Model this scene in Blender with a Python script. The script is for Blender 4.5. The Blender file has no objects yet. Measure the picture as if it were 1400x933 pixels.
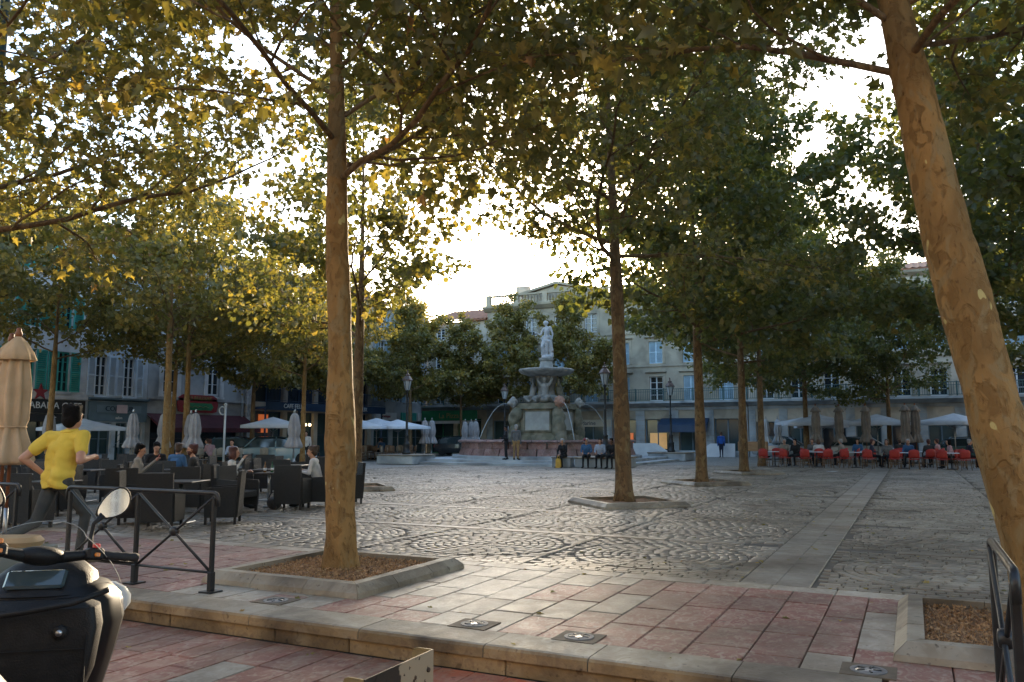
import bpy, math, random
import numpy as np
from mathutils import Vector, Matrix, Euler
sc = bpy.context.scene
COL = sc.collection
R = math.radians
rnd = random.Random(7)
PI = math.pi

# ------------------------------------------------------------------ camera
YAW = R(26.3)
cam = bpy.data.cameras.new('camera'); camo = bpy.data.objects.new('camera', cam); COL.objects.link(camo)
camo.location = (0, 0, 1.55); camo.rotation_euler = (R(90 + 6.66), 0, YAW)
cam.sensor_width = 36; cam.lens = 28.29; cam.clip_end = 3000; cam.clip_start = 0.05
sc.camera = camo
# ------------------------------------------------------------------ sky, sun, exposure
SUN_EL, SUN_AZ = R(12.2), R(-17.4)       # low behind the roofs at the far end (azimuth from +Y, clockwise)
w = bpy.data.worlds.new('World'); sc.world = w; w.use_nodes = True
nt = w.node_tree; bgn = nt.nodes['Background']
sky = nt.nodes.new('ShaderNodeTexSky'); sky.sky_type = 'NISHITA'; sky.sun_disc = False
sky.sun_elevation = SUN_EL; sky.sun_rotation = SUN_AZ
sky.air_density = 1.0; sky.dust_density = 1.3; sky.ozone_density = 1.4
nt.links.new(sky.outputs[0], bgn.inputs[0]); bgn.inputs[1].default_value = 0.15
sl = bpy.data.lights.new('sun', 'SUN'); sl.energy = 2.8; sl.angle = R(0.6); sl.color = (1.0, .80, .55)
so = bpy.data.objects.new('sun', sl); COL.objects.link(so)
sd = Vector((math.sin(SUN_AZ) * math.cos(SUN_EL), math.cos(SUN_AZ) * math.cos(SUN_EL), math.sin(SUN_EL)))
so.rotation_euler = (-sd).to_track_quat('-Z', 'Y').to_euler(); so.location = sd * 60
vs = sc.view_settings
vs.view_transform = 'Standard'; vs.look = 'None'; vs.gamma = 1.0; vs.use_curve_mapping = False
vs.exposure = 2.35
sc.cycles.use_denoising = True
sc.cycles.max_bounces = 6; sc.cycles.transparent_max_bounces = 8
sc.cycles.sample_clamp_indirect = 6

# ------------------------------------------------------------------ materials
MATS = {}
def nodes(name):
    m = bpy.data.materials.new(name); m.use_nodes = True
    t = m.node_tree; b = t.nodes['Principled BSDF']
    return m, t, b
def N(t, typ, **kw):
    n = t.nodes.new(typ)
    for k, v in kw.items():
        if k in n.inputs: n.inputs[k].default_value = v
        else: setattr(n, k, v)
    return n
def rgb(c): return (c[0], c[1], c[2], 1)
def noise_node(t, scale, detail=4, stretch=None, dist=0.0):
    g = N(t, 'ShaderNodeNewGeometry')
    src = g.outputs['Position']
    if stretch:
        mp = N(t, 'ShaderNodeMapping'); mp.inputs['Scale'].default_value = stretch
        t.links.new(src, mp.inputs[0]); src = mp.outputs[0]
    n = N(t, 'ShaderNodeTexNoise', Scale=scale, Detail=detail, Distortion=dist)
    t.links.new(src, n.inputs['Vector'])
    return n
def ramp(t, fac, stops):
    r = N(t, 'ShaderNodeValToRGB')
    while len(r.color_ramp.elements) < len(stops): r.color_ramp.elements.new(.5)
    for e, (p, c) in zip(r.color_ramp.elements, stops): e.position = p; e.color = rgb(c)
    t.links.new(fac, r.inputs[0]); return r
def mixc(t, a, b, fac, mode='MIX'):
    m = N(t, 'ShaderNodeMix', data_type='RGBA', blend_type=mode)
    if isinstance(fac, (int, float)): m.inputs[0].default_value = fac
    else: t.links.new(fac, m.inputs[0])
    for i, v in ((6, a), (7, b)):
        if isinstance(v, tuple): m.inputs[i].default_value = rgb(v)
        else: t.links.new(v, m.inputs[i])
    return m.outputs[2]
def M(name, c1, c2=None, scale=3., rough=.8, bump=.0, bscale=40., metal=0., orand=0., stretch=None, emit=0., spec=.5, grime=0., coat=0.):
    """plain procedural surface: two tones by noise, a per-piece value shift, grain, wear"""
    if name in MATS: return MATS[name]
    m, t, b = nodes(name)
    if c2 is None: c2 = tuple(x * .78 for x in c1)
    n = noise_node(t, scale, 5, stretch)
    col = ramp(t, n.outputs[0], [(.36, c1), (.64, c2)]).outputs[0]
    if orand:
        oi = N(t, 'ShaderNodeObjectInfo')
        mr = N(t, 'ShaderNodeMapRange'); mr.inputs[3].default_value = 1 - orand; mr.inputs[4].default_value = 1 + orand
        t.links.new(oi.outputs['Random'], mr.inputs[0])
        hs = N(t, 'ShaderNodeHueSaturation'); t.links.new(mr.outputs[0], hs.inputs['Value']); t.links.new(col, hs.inputs['Color']); col = hs.outputs[0]
    if grime:
        g2 = noise_node(t, scale * .35 + .4, 8, stretch, .6)
        gr = ramp(t, g2.outputs[0], [(.46, (1, 1, 1)), (.66, (1 - grime,) * 3)]).outputs[0]
        col = mixc(t, col, gr, 1., 'MULTIPLY')
    t.links.new(col, b.inputs['Base Color'])
    b.inputs['Roughness'].default_value = rough; b.inputs['Metallic'].default_value = metal
    b.inputs['Specular IOR Level'].default_value = spec
    if coat: b.inputs['Coat Weight'].default_value = coat
    if bump:
        bn = noise_node(t, bscale, 6, stretch)
        bp = N(t, 'ShaderNodeBump', Strength=bump, Distance=.02); t.links.new(bn.outputs[0], bp.inputs['Height']); t.links.new(bp.outputs[0], b.inputs['Normal'])
    if emit:
        b.inputs['Emission Color'].default_value = rgb(c1); b.inputs['Emission Strength'].default_value = emit
    MATS[name] = m; return m

def stone_mat(name, tones, veins, scale=2.2, rough=.5, orand=.18, bump=.25, stain=(.09, .06, .035), stain_amt=.7):
    """worn marble or limestone: blotches, veining, stains and fine pitting"""
    m, t, b = nodes(name); K = 1.12; tones = [tuple(x * K for x in c) for c in tones]; veins = tuple(min(.62, x * K) for x in veins); stain = tuple(x * 1.2 for x in stain)
    n = noise_node(t, scale, 6, None, .8)
    col = ramp(t, n.outputs[0], [(.3, tones[0]), (.5, tones[1]), (.68, tones[2])]).outputs[0]
    v = noise_node(t, scale * 4.5, 9, (1, .6, 1), 1.3)
    vm = ramp(t, v.outputs[0], [(.48, (0, 0, 0)), (.64, (.72, .72, .72))]).outputs[0]
    col = mixc(t, col, veins, vm)
    oi = N(t, 'ShaderNodeObjectInfo')
    mr = N(t, 'ShaderNodeMapRange'); mr.inputs[3].default_value = 1 - orand; mr.inputs[4].default_value = 1 + orand
    t.links.new(oi.outputs['Random'], mr.inputs[0])
    hs = N(t, 'ShaderNodeHueSaturation'); t.links.new(mr.outputs[0], hs.inputs['Value']); t.links.new(col, hs.inputs['Color']); col = hs.outputs[0]
    s = noise_node(t, .9, 9, None, 1.0)
    sm = ramp(t, s.outputs[0], [(.44, (0, 0, 0)), (.70, (stain_amt,) * 3)]).outputs[0]
    col = mixc(t, col, stain, sm)
    s2 = noise_node(t, 22, 4); sp = ramp(t, s2.outputs[0], [(.64, (1, 1, 1)), (.72, (.45, .42, .4))]).outputs[0]
    col = mixc(t, col, sp, .8, 'MULTIPLY')
    dl = noise_node(t, .45, 7, None, .5); dm_ = ramp(t, dl.outputs[0], [(.34, (.62, .58, .52)), (.62, (1.12, 1.1, 1.08))]).outputs[0]; col = mixc(t, col, dm_, 1., 'MULTIPLY')
    gm = noise_node(t, 9, 2); gmr = ramp(t, gm.outputs[0], [(.70, (1, 1, 1)), (.73, (.42, .38, .34))]).outputs[0]; col = mixc(t, col, gmr, .8, 'MULTIPLY')
    t.links.new(col, b.inputs['Base Color'])
    rr = noise_node(t, 5, 4); rm = N(t, 'ShaderNodeMapRange'); rm.inputs[3].default_value = rough - .12; rm.inputs[4].default_value = rough + .2
    t.links.new(rr.outputs[0], rm.inputs[0]); t.links.new(rm.outputs[0], b.inputs['Roughness'])
    bn = noise_node(t, 30, 8); bp = N(t, 'ShaderNodeBump', Strength=bump, Distance=.012)
    t.links.new(bn.outputs[0], bp.inputs['Height']); t.links.new(bp.outputs[0], b.inputs['Normal'])
    MATS[name] = m; return m

def bark_mat(name, base, dark, pale, pale_cut=.70, grey=(.27, .19, .09)):
    m, t, b = nodes(name)
    g = noise_node(t, 3.0, 6, (1, 1, .45), .6)
    col = ramp(t, g.outputs[0], [(.34, tuple(x * .72 for x in base)), (.55, base), (.72, tuple(min(1, x * 1.25) for x in base))]).outputs[0]
    f = noise_node(t, 8.5, 5, (1, 1, .6), 1.1)               # flaking plates
    fm = ramp(t, f.outputs[0], [(.50, (0, 0, 0)), (.60, (1, 1, 1))])
    col = mixc(t, col, dark, fm.outputs[0])
    p = noise_node(t, 4.6, 2, (1, 1, .6), .3)                # pale new bark where plates fell
    pm = ramp(t, p.outputs[0], [(pale_cut, (0, 0, 0)), (pale_cut + .012, (1, 1, 1))])
    col = mixc(t, col, pale, pm.outputs[0])
    e_ = noise_node(t, 5.2, 5, (1, 1, .5), 1.3); em = ramp(t, e_.outputs[0], [(.54, (0, 0, 0)), (.62, (.7, .7, .7))]); col = mixc(t, col, grey, em.outputs[0])
    d = noise_node(t, 28, 4, (1, 1, .4)); dm = ramp(t, d.outputs[0], [(.62, (1, 1, 1)), (.72, (.45, .4, .36))]).outputs[0]
    col = mixc(t, col, dm, .85, 'MULTIPLY')
    t.links.new(col, b.inputs['Base Color']); b.inputs['Roughness'].default_value = .85; b.inputs['Specular IOR Level'].default_value = .25
    add = N(t, 'ShaderNodeMath', operation='SUBTRACT'); t.links.new(g.outputs[0], add.inputs[0])
    mu = N(t, 'ShaderNodeMath', operation='MULTIPLY'); mu.inputs[1].default_value = .35; t.links.new(fm.outputs[0], mu.inputs[0]); t.links.new(mu.outputs[0], add.inputs[1])
    ad2 = N(t, 'ShaderNodeMath', operation='ADD'); t.links.new(add.outputs[0], ad2.inputs[0])
    mu2 = N(t, 'ShaderNodeMath', operation='MULTIPLY'); mu2.inputs[1].default_value = .5; t.links.new(d.outputs[0], mu2.inputs[0]); t.links.new(mu2.outputs[0], ad2.inputs[1])
    bp = N(t, 'ShaderNodeBump', Strength=.8, Distance=.04); t.links.new(ad2.outputs[0], bp.inputs['Height']); t.links.new(bp.outputs[0], b.inputs['Normal'])
    MATS[name] = m; return m

def leaf_mat(name, stops, trans=.45, orand=False):
    m = bpy.data.materials.new(name); m.use_nodes = True; t = m.node_tree; t.nodes.clear()
    if orand:
        oi = N(t, 'ShaderNodeObjectInfo'); src = oi.outputs['Random']
    else:
        a = N(t, 'ShaderNodeAttribute'); a.attribute_name = 'tint'; src = a.outputs['Fac']
    r = ramp(t, src, stops)
    n = noise_node(t, 14, 3); nm = ramp(t, n.outputs[0], [(.35, (.75, .75, .75)), (.65, (1.1, 1.1, 1.1))]).outputs[0]
    col = mixc(t, r.outputs[0], nm, 1., 'MULTIPLY')
    d = N(t, 'ShaderNodeBsdfDiffuse'); tr = N(t, 'ShaderNodeBsdfTranslucent'); gl = N(t, 'ShaderNodeBsdfGlossy', Roughness=.45)
    t.links.new(col, d.inputs[0])
    tc = mixc(t, col, (1.35, 1.3, .7), 1., 'MULTIPLY'); t.links.new(tc, tr.inputs[0])
    mx = N(t, 'ShaderNodeMixShader'); mx.inputs[0].default_value = trans; t.links.new(d.outputs[0], mx.inputs[1]); t.links.new(tr.outputs[0], mx.inputs[2])
    m2 = N(t, 'ShaderNodeMixShader'); m2.inputs[0].default_value = .05; t.links.new(mx.outputs[0], m2.inputs[1]); t.links.new(gl.outputs[0], m2.inputs[2])
    o = N(t, 'ShaderNodeOutputMaterial'); t.links.new(m2.outputs[0], o.inputs[0])
    MATS[name] = m; return m

def glass_mat(name, tint=(.9, .95, .95), alpha=.18, rough=.05):
    m, t, b = nodes(name)
    b.inputs['Base Color'].default_value = rgb(tint); b.inputs['Roughness'].default_value = rough
    b.inputs['Alpha'].default_value = alpha
    MATS[name] = m; return m

# ------------------------------------------------------------------ geometry helpers
class MB:
    """collects shapes; build() links them as one mesh object"""
    def __init__(s): s.v = []; s.f = []; s.m = []; s.cur = 0
    def mat(s, i): s.cur = i; return s
    def add(s, vs, fs):
        o = len(s.v); s.v += [tuple(p) for p in vs]
        s.f += [tuple(i + o for i in f) for f in fs]; s.m += [s.cur] * len(fs); return s
    def box(s, c, d, rot=None, bev=0.):
        x, y, z = d[0] / 2, d[1] / 2, d[2] / 2
        if bev <= 0:
            vs = [(a, b, e) for e in (-z, z) for a, b in ((-x, -y), (x, -y), (x, y), (-x, y))]
            fs = [(3, 2, 1, 0), (4, 5, 6, 7), (0, 1, 5, 4), (1, 2, 6, 5), (2, 3, 7, 6), (3, 0, 4, 7)]
        else:
            vs = []
            rings = [(-z, bev), (-z + bev, 0), (z - bev, 0), (z, bev)]
            for e, i in rings:
                a, b2 = x - i, y - i
                k = bev if i == 0 else bev * .5
                vs += [(-a + k, -b2, e), (a - k, -b2, e), (a, -b2 + k, e), (a, b2 - k, e), (a - k, b2, e), (-a + k, b2, e), (-a, b2 - k, e), (-a, -b2 + k, e)]
            fs = [tuple(range(7, -1, -1)), tuple(range(24, 32))]
            for r in range(3):
                for j in range(8): fs.append((r * 8 + j, r * 8 + (j + 1) % 8, r * 8 + 8 + (j + 1) % 8, r * 8 + 8 + j))
        if rot is not None:
            mt = rot if isinstance(rot, Matrix) else Euler(rot).to_matrix()
            vs = [mt @ Vector(p) for p in vs]
        return s.add([(p[0] + c[0], p[1] + c[1], p[2] + c[2]) for p in vs], fs)
    def tube(s, pts, rad, n=8, cap=True, closed=False):
        pts = [Vector(p) for p in pts]; k = len(pts)
        if not hasattr(rad, '__len__'): rad = [rad] * k
        vs = []; ref = None
        for i in range(k):
            if closed: d = pts[(i + 1) % k] - pts[i - 1]
            else: d = pts[min(i + 1, k - 1)] - pts[max(i - 1, 0)]
            d.normalize()
            if ref is None: ref = Vector((0, 0, 1)) if abs(d.z) < .9 else Vector((1, 0, 0))
            a = d.cross(ref); 
            if a.length < 1e-5: a = d.orthogonal()
            a.normalize(); b = a.cross(d).normalized(); ref = b
            for j in range(n):
                q = 2 * PI * j / n; vs.append(pts[i] + (a * math.cos(q) + b * math.sin(q)) * rad[i])
        fs = []
        for i in range(k if closed else k - 1):
            i2 = (i + 1) % k
            for j in range(n): fs.append((i * n + j, i * n + (j + 1) % n, i2 * n + (j + 1) % n, i2 * n + j))
        if cap and not closed: fs += [tuple(range(n - 1, -1, -1)), tuple(range((k - 1) * n, k * n))]
        return s.add(vs, [f[::-1] for f in fs])
    def lathe(s, prof, n=16, c=(0, 0, 0), rmod=None, a0=0.):
        vs = []; fs = []; k = len(prof)
        for (r, z) in prof:
            for j in range(n):
                q = 2 * PI * j / n + a0; rr = r * (rmod(q, z) if rmod else 1)
                vs.append((c[0] + rr * math.cos(q), c[1] + rr * math.sin(q), c[2] + z))
        for i in range(k - 1):
            for j in range(n): fs.append((i * n + j, i * n + (j + 1) % n, (i + 1) * n + (j + 1) % n, (i + 1) * n + j))
        fs += [tuple(range(n - 1, -1, -1)), tuple(range((k - 1) * n, k * n))]
        return s.add(vs, fs)
    def ell(s, c, r, n=10, m=7, rot=None):
        prof = []
        vs = []; fs = []
        for i in range(m + 1):
            t = PI * i / m
            for j in range(n):
                q = 2 * PI * j / n
                vs.append(Vector((r[0] * math.sin(t) * math.cos(q), r[1] * math.sin(t) * math.sin(q), -r[2] * math.cos(t))))
        for i in range(m):
            for j in range(n): fs.append((i * n + j, i * n + (j + 1) % n, (i + 1) * n + (j + 1) % n, (i + 1) * n + j))
        if rot is not None:
            mt = Euler(rot).to_matrix(); vs = [mt @ p for p in vs]
        return s.add([p + Vector(c) for p in vs], fs)
    def prism(s, poly, a, b, axis='z'):
        """extrude a 2-D outline; axis z: (x,y) a..b in z; y: (x,z) in y; x: (y,z) in x"""
        def P(p, h):
            return (p[0], p[1], h) if axis == 'z' else ((p[0], h, p[1]) if axis == 'y' else (h, p[0], p[1]))
        n = len(poly); vs = [P(p, a) for p in poly] + [P(p, b) for p in poly]
        fs = [tuple(range(n - 1, -1, -1)), tuple(range(n, 2 * n))] + [(i, (i + 1) % n, n + (i + 1) % n, n + i) for i in range(n)]
        return s.add(vs, fs)
    def grid(s, rows):
        """rows of points -> quad sheet"""
        k = len(rows[0]); vs = [p for r in rows for p in r]
        fs = [(i * k + j, i * k + j + 1, (i + 1) * k + j + 1, (i + 1) * k + j) for i in range(len(rows) - 1) for j in range(k - 1)]
        return s.add(vs, fs)
    def mesh(s, name, mats, smooth=False, fix=True):
        me = bpy.data.meshes.new(name); me.from_pydata(s.v, [], s.f)
        if not isinstance(mats, (list, tuple)): mats = [mats]
        for m in mats: me.materials.append(m)
        if len(mats) > 1: me.polygons.foreach_set('material_index', s.m)
        if smooth: me.polygons.foreach_set('use_smooth', [True] * len(me.polygons))
        if fix:
            import bmesh
            bm = bmesh.new(); bm.from_mesh(me); bmesh.ops.recalc_face_normals(bm, faces=bm.faces); bm.to_mesh(me); bm.free()
        if smooth == 'auto':
            try: me.set_sharp_from_angle(angle=R(38))
            except Exception: pass
        me.update(); return me
    def build(s, name, mats, parent=None, smooth=False, fix=True):
        return obj(name, s.mesh(name, mats, smooth, fix), parent)
def obj(name, me, parent=None, loc=None, rz=None, scale=None):
    o = bpy.data.objects.new(name, me); COL.objects.link(o)
    if parent is not None: o.parent = parent
    if loc is not None: o.location = loc
    if rz is not None: o.rotation_euler = (0, 0, rz)
    if scale is not None: o.scale = scale
    return o
def tag(o, label, cat, group=None):
    o['label'] = label; o['category'] = cat
    if group: o['group'] = group
    return o
def thing(name, label, cat, loc=(0, 0, 0), rz=0., group=None):
    o = bpy.data.objects.new(name, None); COL.objects.link(o); o.empty_display_size = .2
    o.location = loc; o.rotation_euler = (0, 0, rz); return tag(o, label, cat, group)
def struct(o): o['kind'] = 'structure'; return o
def dup(root, loc, rz=0., label=None, group=None, scale=None):
    r = root.copy(); COL.objects.link(r); r.location = loc; r.rotation_euler = (0, 0, rz)
    if label: r['label'] = label
    if group: r['group'] = group
    if scale: r.scale = (scale,) * 3
    for ch in list(root.children):
        c = ch.copy(); COL.objects.link(c); c.parent = r
        for g in ch.children:
            d = g.copy(); COL.objects.link(d); d.parent = c
    return r
def CW(xc, d, z=0.):
    """metres to the right of / ahead of the standpoint -> square's own axes"""
    c, s = math.cos(YAW), math.sin(YAW)
    return (xc * c - d * s, xc * s + d * c, z)
def text(body, size, mat, parent, loc, ext=.012, align='CENTER', name='lettering', rot=(PI / 2, 0, 0), sx=1.):
    cu = bpy.data.curves.new(name, 'FONT'); cu.body = body; cu.size = size; cu.extrude = ext; cu.align_x = align; cu.align_y = 'CENTER'
    cu.materials.append(mat); cu.resolution_u = 2
    tmp = bpy.data.objects.new('tmp', cu)
    ws = bpy.data.scenes.new('ws'); ws.collection.objects.link(tmp); ws.view_layers[0].update()
    me = bpy.data.meshes.new_from_object(tmp.evaluated_get(ws.view_layers[0].depsgraph)); bpy.data.scenes.remove(ws)
    bpy.data.objects.remove(tmp); bpy.data.curves.remove(cu)
    o = obj(name, me, parent, loc); o.rotation_euler = rot; o.scale = (sx, 1, 1)
    return o

# shared palette
m_iron = M('iron_black_paint', (.012, .012, .013), (.02, .02, .02), 8, .38, .1, 60)
m_lamp_iron = M('lamp_iron', (.010, .012, .012), (.018, .02, .02), 6, .45)
m_white = M('white_paint', (.72, .74, .74), (.62, .64, .65), 2, .6)
m_dark_glass = M('window_glass', (.02, .026, .03), (.035, .042, .05), .6, .08, spec=.8)
m_dark = M('dark_interior', (.012, .012, .012), (.025, .022, .02), 1, .8)
m_skin = M('skin', (.50, .27, .17), (.44, .22, .14), 9, .55)
m_skin_dark = M('skin_dark', (.16, .075, .045), (.13, .06, .035), 9, .55)
m_steel = M('brushed_steel', (.45, .45, .44), (.35, .35, .34), 8, .35, metal=.9)
m_wood = M('varnished_wood', (.22, .075, .025), (.15, .05, .018), 6, .45, stretch=(1, 1, .1))
# ================================================================== GROUND
m_mortar = M('joint_sand', (.055, .048, .04), (.085, .07, .055), 6, .95, .4, 80)
m_pink = stone_mat('rose_marble', [(.19, .06, .043), (.235, .092, .065), (.285, .165, .12)], (.37, .28, .215), 3.6, .48, .22)
m_grey = stone_mat('pale_marble', [(.27, .22, .16), (.34, .29, .22), (.39, .34, .27)], (.44, .40, .33), 3.0, .46, .15)
m_kerb = stone_mat('kerb_limestone', [(.22, .18, .12), (.27, .225, .16), (.32, .28, .21)], (.34, .30, .23), 1.8, .55, .16, .35, (.045, .03, .018), .95)
m_kface = stone_mat('kerb_face', [(.22, .14, .06), (.28, .19, .09), (.32, .24, .14)], (.19, .12, .06), 2.6, .7, .2, .5, (.03, .018, .01), 1.)  # stained stone; warm light on the viewer's side is put into the ochre
m_cobble = stone_mat('cobble_basalt', [(.165, .145, .115), (.22, .195, .155), (.265, .24, .20)], (.285, .26, .22), 1.4, .37, .0, .25, (.09, .065, .042), .6)
m_street = stone_mat('street_rose_stone', [(.215, .075, .048), (.26, .11, .07), (.31, .18, .12)], (.38, .27, .195), 2.8, .55, .2, .3, (.11, .06, .03), .7)
def cobble_tint():
    t = m_cobble.node_tree; b_ = t.nodes['Principled BSDF']; src = b_.inputs['Base Color'].links[0].from_socket
    a = N(t, 'ShaderNodeAttribute'); a.attribute_name = 'tint'; oi = N(t, 'ShaderNodeObjectInfo')
    ad = N(t, 'ShaderNodeMath', operation='ADD'); t.links.new(a.outputs['Fac'], ad.inputs[0]); t.links.new(oi.outputs['Random'], ad.inputs[1])
    fr = N(t, 'ShaderNodeMath', operation='FRACT'); t.links.new(ad.outputs[0], fr.inputs[0])
    r = ramp(t, fr.outputs[0], [(0, (.68, .66, .62)), (.5, (1, .98, .94)), (1, (1.28, 1.24, 1.18))])
    t.links.new(mixc(t, src, r.outputs[0], 1., 'MULTIPLY'), b_.inputs['Base Color'])
cobble_tint()
m_red = stone_mat('red_lit_stone', [(.36, .085, .035), (.40, .11, .05), (.33, .14, .09)], (.40, .2, .12), 3, .6, .1)  # red-lit spot by the kerb, put into the slab colour

# wide ground sheet at street level, reaching the horizon
b = MB(); b.grid([[(-1500, -1500, -.215), (1500, -1500, -.215)], [(-1500, 1500, -.215), (1500, 1500, -.215)]])
street = struct(b.build('street', M('street_ground', (.24, .14, .10), (.30, .2, .14), 1.2, .8, .3, 30)))
# plaza body (its upper face is the joint bed; the stones stand a little proud of it)
def plaza_mat():
    m, t, bs = nodes('plaza_bed')
    g = N(t, 'ShaderNodeNewGeometry')
    v = N(t, 'ShaderNodeTexVoronoi', Scale=5.5, feature='DISTANCE_TO_EDGE'); t.links.new(g.outputs['Position'], v.inputs['Vector'])
    n = noise_node(t, .8, 8, None, .8)
    c1 = ramp(t, n.outputs[0], [(.35, (.21, .19, .16)), (.65, (.33, .305, .265))]).outputs[0]
    e = ramp(t, v.outputs['Distance'], [(.02, (.35, .33, .3)), (.09, (1, 1, 1))]).outputs[0]
    t.links.new(mixc(t, c1, e, 1., 'MULTIPLY'), bs.inputs['Base Color']); bs.inputs['Roughness'].default_value = .5
    bp = N(t, 'ShaderNodeBump', Strength=.4, Distance=.02); t.links.new(v.outputs['Distance'], bp.inputs['Height']); t.links.new(bp.outputs[0], bs.inputs['Normal'])
    return m
b = MB()
b.box((-7.5, (8.96 + 90) / 2, -.11), (75, 90 - 8.96, .176))
plaza = struct(b.build('plaza', plaza_mat()))
b = MB(); b.box((-20, (5.5 + 8.95) / 2, -.115), (50, 8.95 - 5.5, .17)); b.box((16.5, 5.6, -.115), (23, 6.68, .17))
bed = struct(b.build('pavement_bed', m_mortar))
b = MB(); b.grid([[(-13, .4, -.208), (-.3, .4, -.208)], [(-13, 5.5, -.208), (-.3, 5.5, -.208)]])
sbed = struct(b.build('street_bed', m_mortar))

# one unit slab with worn edges, scaled per piece
def slab_mesh(name, mat, bev=.025):
    q = MB(); h = .5
    q.add([(-h, -h, -1), (h, -h, -1), (h, h, -1), (-h, h, -1), (-h, -h, -.25), (h, -h, -.25), (h, h, -.25), (-h, h, -.25),
           (-h + bev, -h + bev, 0), (h - bev, -h + bev, 0), (h - bev, h - bev, 0), (-h + bev, h - bev, 0)],
          [(0, 1, 5, 4), (1, 2, 6, 5), (2, 3, 7, 6), (3, 0, 4, 7), (4, 5, 9, 8), (5, 6, 10, 9), (6, 7, 11, 10), (7, 4, 8, 11), (8, 9, 10, 11)])
    return q.mesh(name, mat, False)
SLAB = {k: slab_mesh('slab_' + k, m, .018) for k, m in dict(pink=m_pink, grey=m_grey, kerb=m_kerb, street=m_street, red=m_red, strip=stone_mat('strip_limestone', [(.17, .145, .11), (.215, .19, .15), (.25, .225, .185)], (.27, .245, .20), 1.6, .45, .14)).items()}
def slab(kind, x0, x1, y0, y1, z, par, name='paving_slab', th=.04, gap=.007):
    o = obj(name, SLAB[kind], par, ((x0 + x1) / 2, (y0 + y1) / 2, z + rnd.uniform(-.002, .002)), None, (x1 - x0 - gap, y1 - y0 - gap, th))
    o.rotation_euler = (rnd.uniform(-.002, .002), rnd.uniform(-.002, .002), rnd.uniform(-.004, .004))
    return o
# rose and pale marble apron between kerb and cobbles, courses running away from the kerb
x = -13.2
while x < -.45:
    wd = rnd.uniform(.33, .40) if x < -1.8 else rnd.uniform(.36, .46)
    x1 = min(x + wd, -.45); y = 5.87
    first = rnd.uniform(.25, .8)
    while y < 8.66:
        ln = first or rnd.uniform(.5, .95); first = 0
        y1 = min(y + ln, 8.66)
        if 8.66 - y1 < .2: y1 = 8.66
        cx = (x + x1) / 2
        pp = .92 if cx < -6.9 else (.07 if cx < -3.1 else (.6 if cx < -2.6 else (.93 if cx < -.95 else .6)))
        if -4.8 < cx < -4.2 and y < 6.4: pp = .6
        slab('pink' if rnd.random() < pp else 'grey', x, x1, y, y1, 0, bed)
        y = y1
    x = x1
# grey course closing the apron, twin strip running into the square
x = -13.2
while x < 7:
    x1 = x + rnd.uniform(.55, 1.0); slab('grey' if rnd.random() < .8 else 'kerb', x, x1, 8.66, 8.95, 0, bed); x = x1
x = 2.15
while x < 4.6:
    for y in (5.9, 6.6, 7.3, 8.0): slab('pink' if rnd.random() < .5 else 'grey', x, x + .4, y, min(y + .7, 8.66), 0, bed)
    x += .4
for i in range(8): slab('pink' if rnd.random() < .75 else 'grey', -.22 + i * .38, .16 + i * .38, 5.87, 6.36, 0, bed)
for i in range(8): slab('pink' if rnd.random() < .5 else 'grey', -.22 + i * .38, .16 + i * .38, 5.44, 5.87, 0, bed)
x = -.42
for y in np.arange(5.9, 8.6, .69): slab('grey' if rnd.random() < .6 else 'pink', -.45, -.185, y, min(y + .69, 8.66), 0, bed)
for xa, xb in ((-1.73, -1.36), (-1.36, -1.02)):
    y = 8.95
    while y < 46:
        y1 = y + rnd.uniform(.6, 1.1); slab('strip', xa, xb, y, y1, -.0025, plaza, gap=.004); y = y1
# street slabs below the kerb
x = -12.5
while x < -.3:
    wd = rnd.uniform(.24, .34); y = 5.43
    while y > 1.3:
        y0 = y - rnd.uniform(.4, .95)
        k = 'street'
        if -3.6 < x < -2.3 and y > 4.4: k = 'red'
        elif rnd.random() < .04: k = 'grey'
        slab(k, x, min(x + wd, -.3), max(y0, 1.2), y, -.19, sbed); y = y0
    x += wd
# kerb: thick top stones over a set-back riser course
kerb = struct(MB().box((-9, 5.62, -.155), (17.4, .22, .15)).build('kerb', m_mortar))
x = -17.5
while x < -.25:
    x1 = min(x + rnd.uniform(.75, 1.25), -.25)
    q = MB(); L = x1 - x - .008
    # rounded nosing profile (y,z)
    q.prism([(5.45, -.085), (5.455, -.02), (5.475, -.004), (5.50, .002), (5.868, .002), (5.868, -.085)], -L / 2, L / 2, 'x')
    q.m = [0] * 8; q.m[2] = 1; q.m[3] = 1
    o = q.build('kerb_stone', [m_kerb, m_kface], kerb); o.location = ((x + x1) / 2, 0, rnd.uniform(-.002, .002))
    x = x1
KF = slab_mesh('kerb_riser', m_kface, .01)
x = -17.5
while x < -.25:
    x1 = min(x + rnd.uniform(.6, 1.3), -.25)
    o = obj('riser_stone', KF, kerb, ((x + x1) / 2, 5.474, -.142), None, (x1 - x - .006, .112, .04)); o.rotation_euler = (R(90), 0, 0)
    x = x1
y = 2.4                                          # the kerb turns the corner beyond the barrier
while y < 5.4:
    y1 = min(y + .9, 5.44); slab('kerb', -.2, .25, y, y1, .002, kerb, 'kerb_stone', .09)
    o = obj('riser_stone', KF, kerb, (-.16, (y + y1) / 2, -.142), None, (y1 - y - .006, .112, .04)); o.rotation_euler = (R(90), 0, R(-90)); y = y1
bx = MB().box((2.6, 3.9, -.115), (4.7, 3.05, .17)).build('pavement_bed', m_mortar); struct(bx)
for i in range(11):
    for j in range(4): slab('pink' if rnd.random() < .6 else 'grey', .26 + i * .42, .26 + i * .42 + .42, 2.45 + j * .75, 2.45 + j * .75 + .75, 0, bx)

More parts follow.
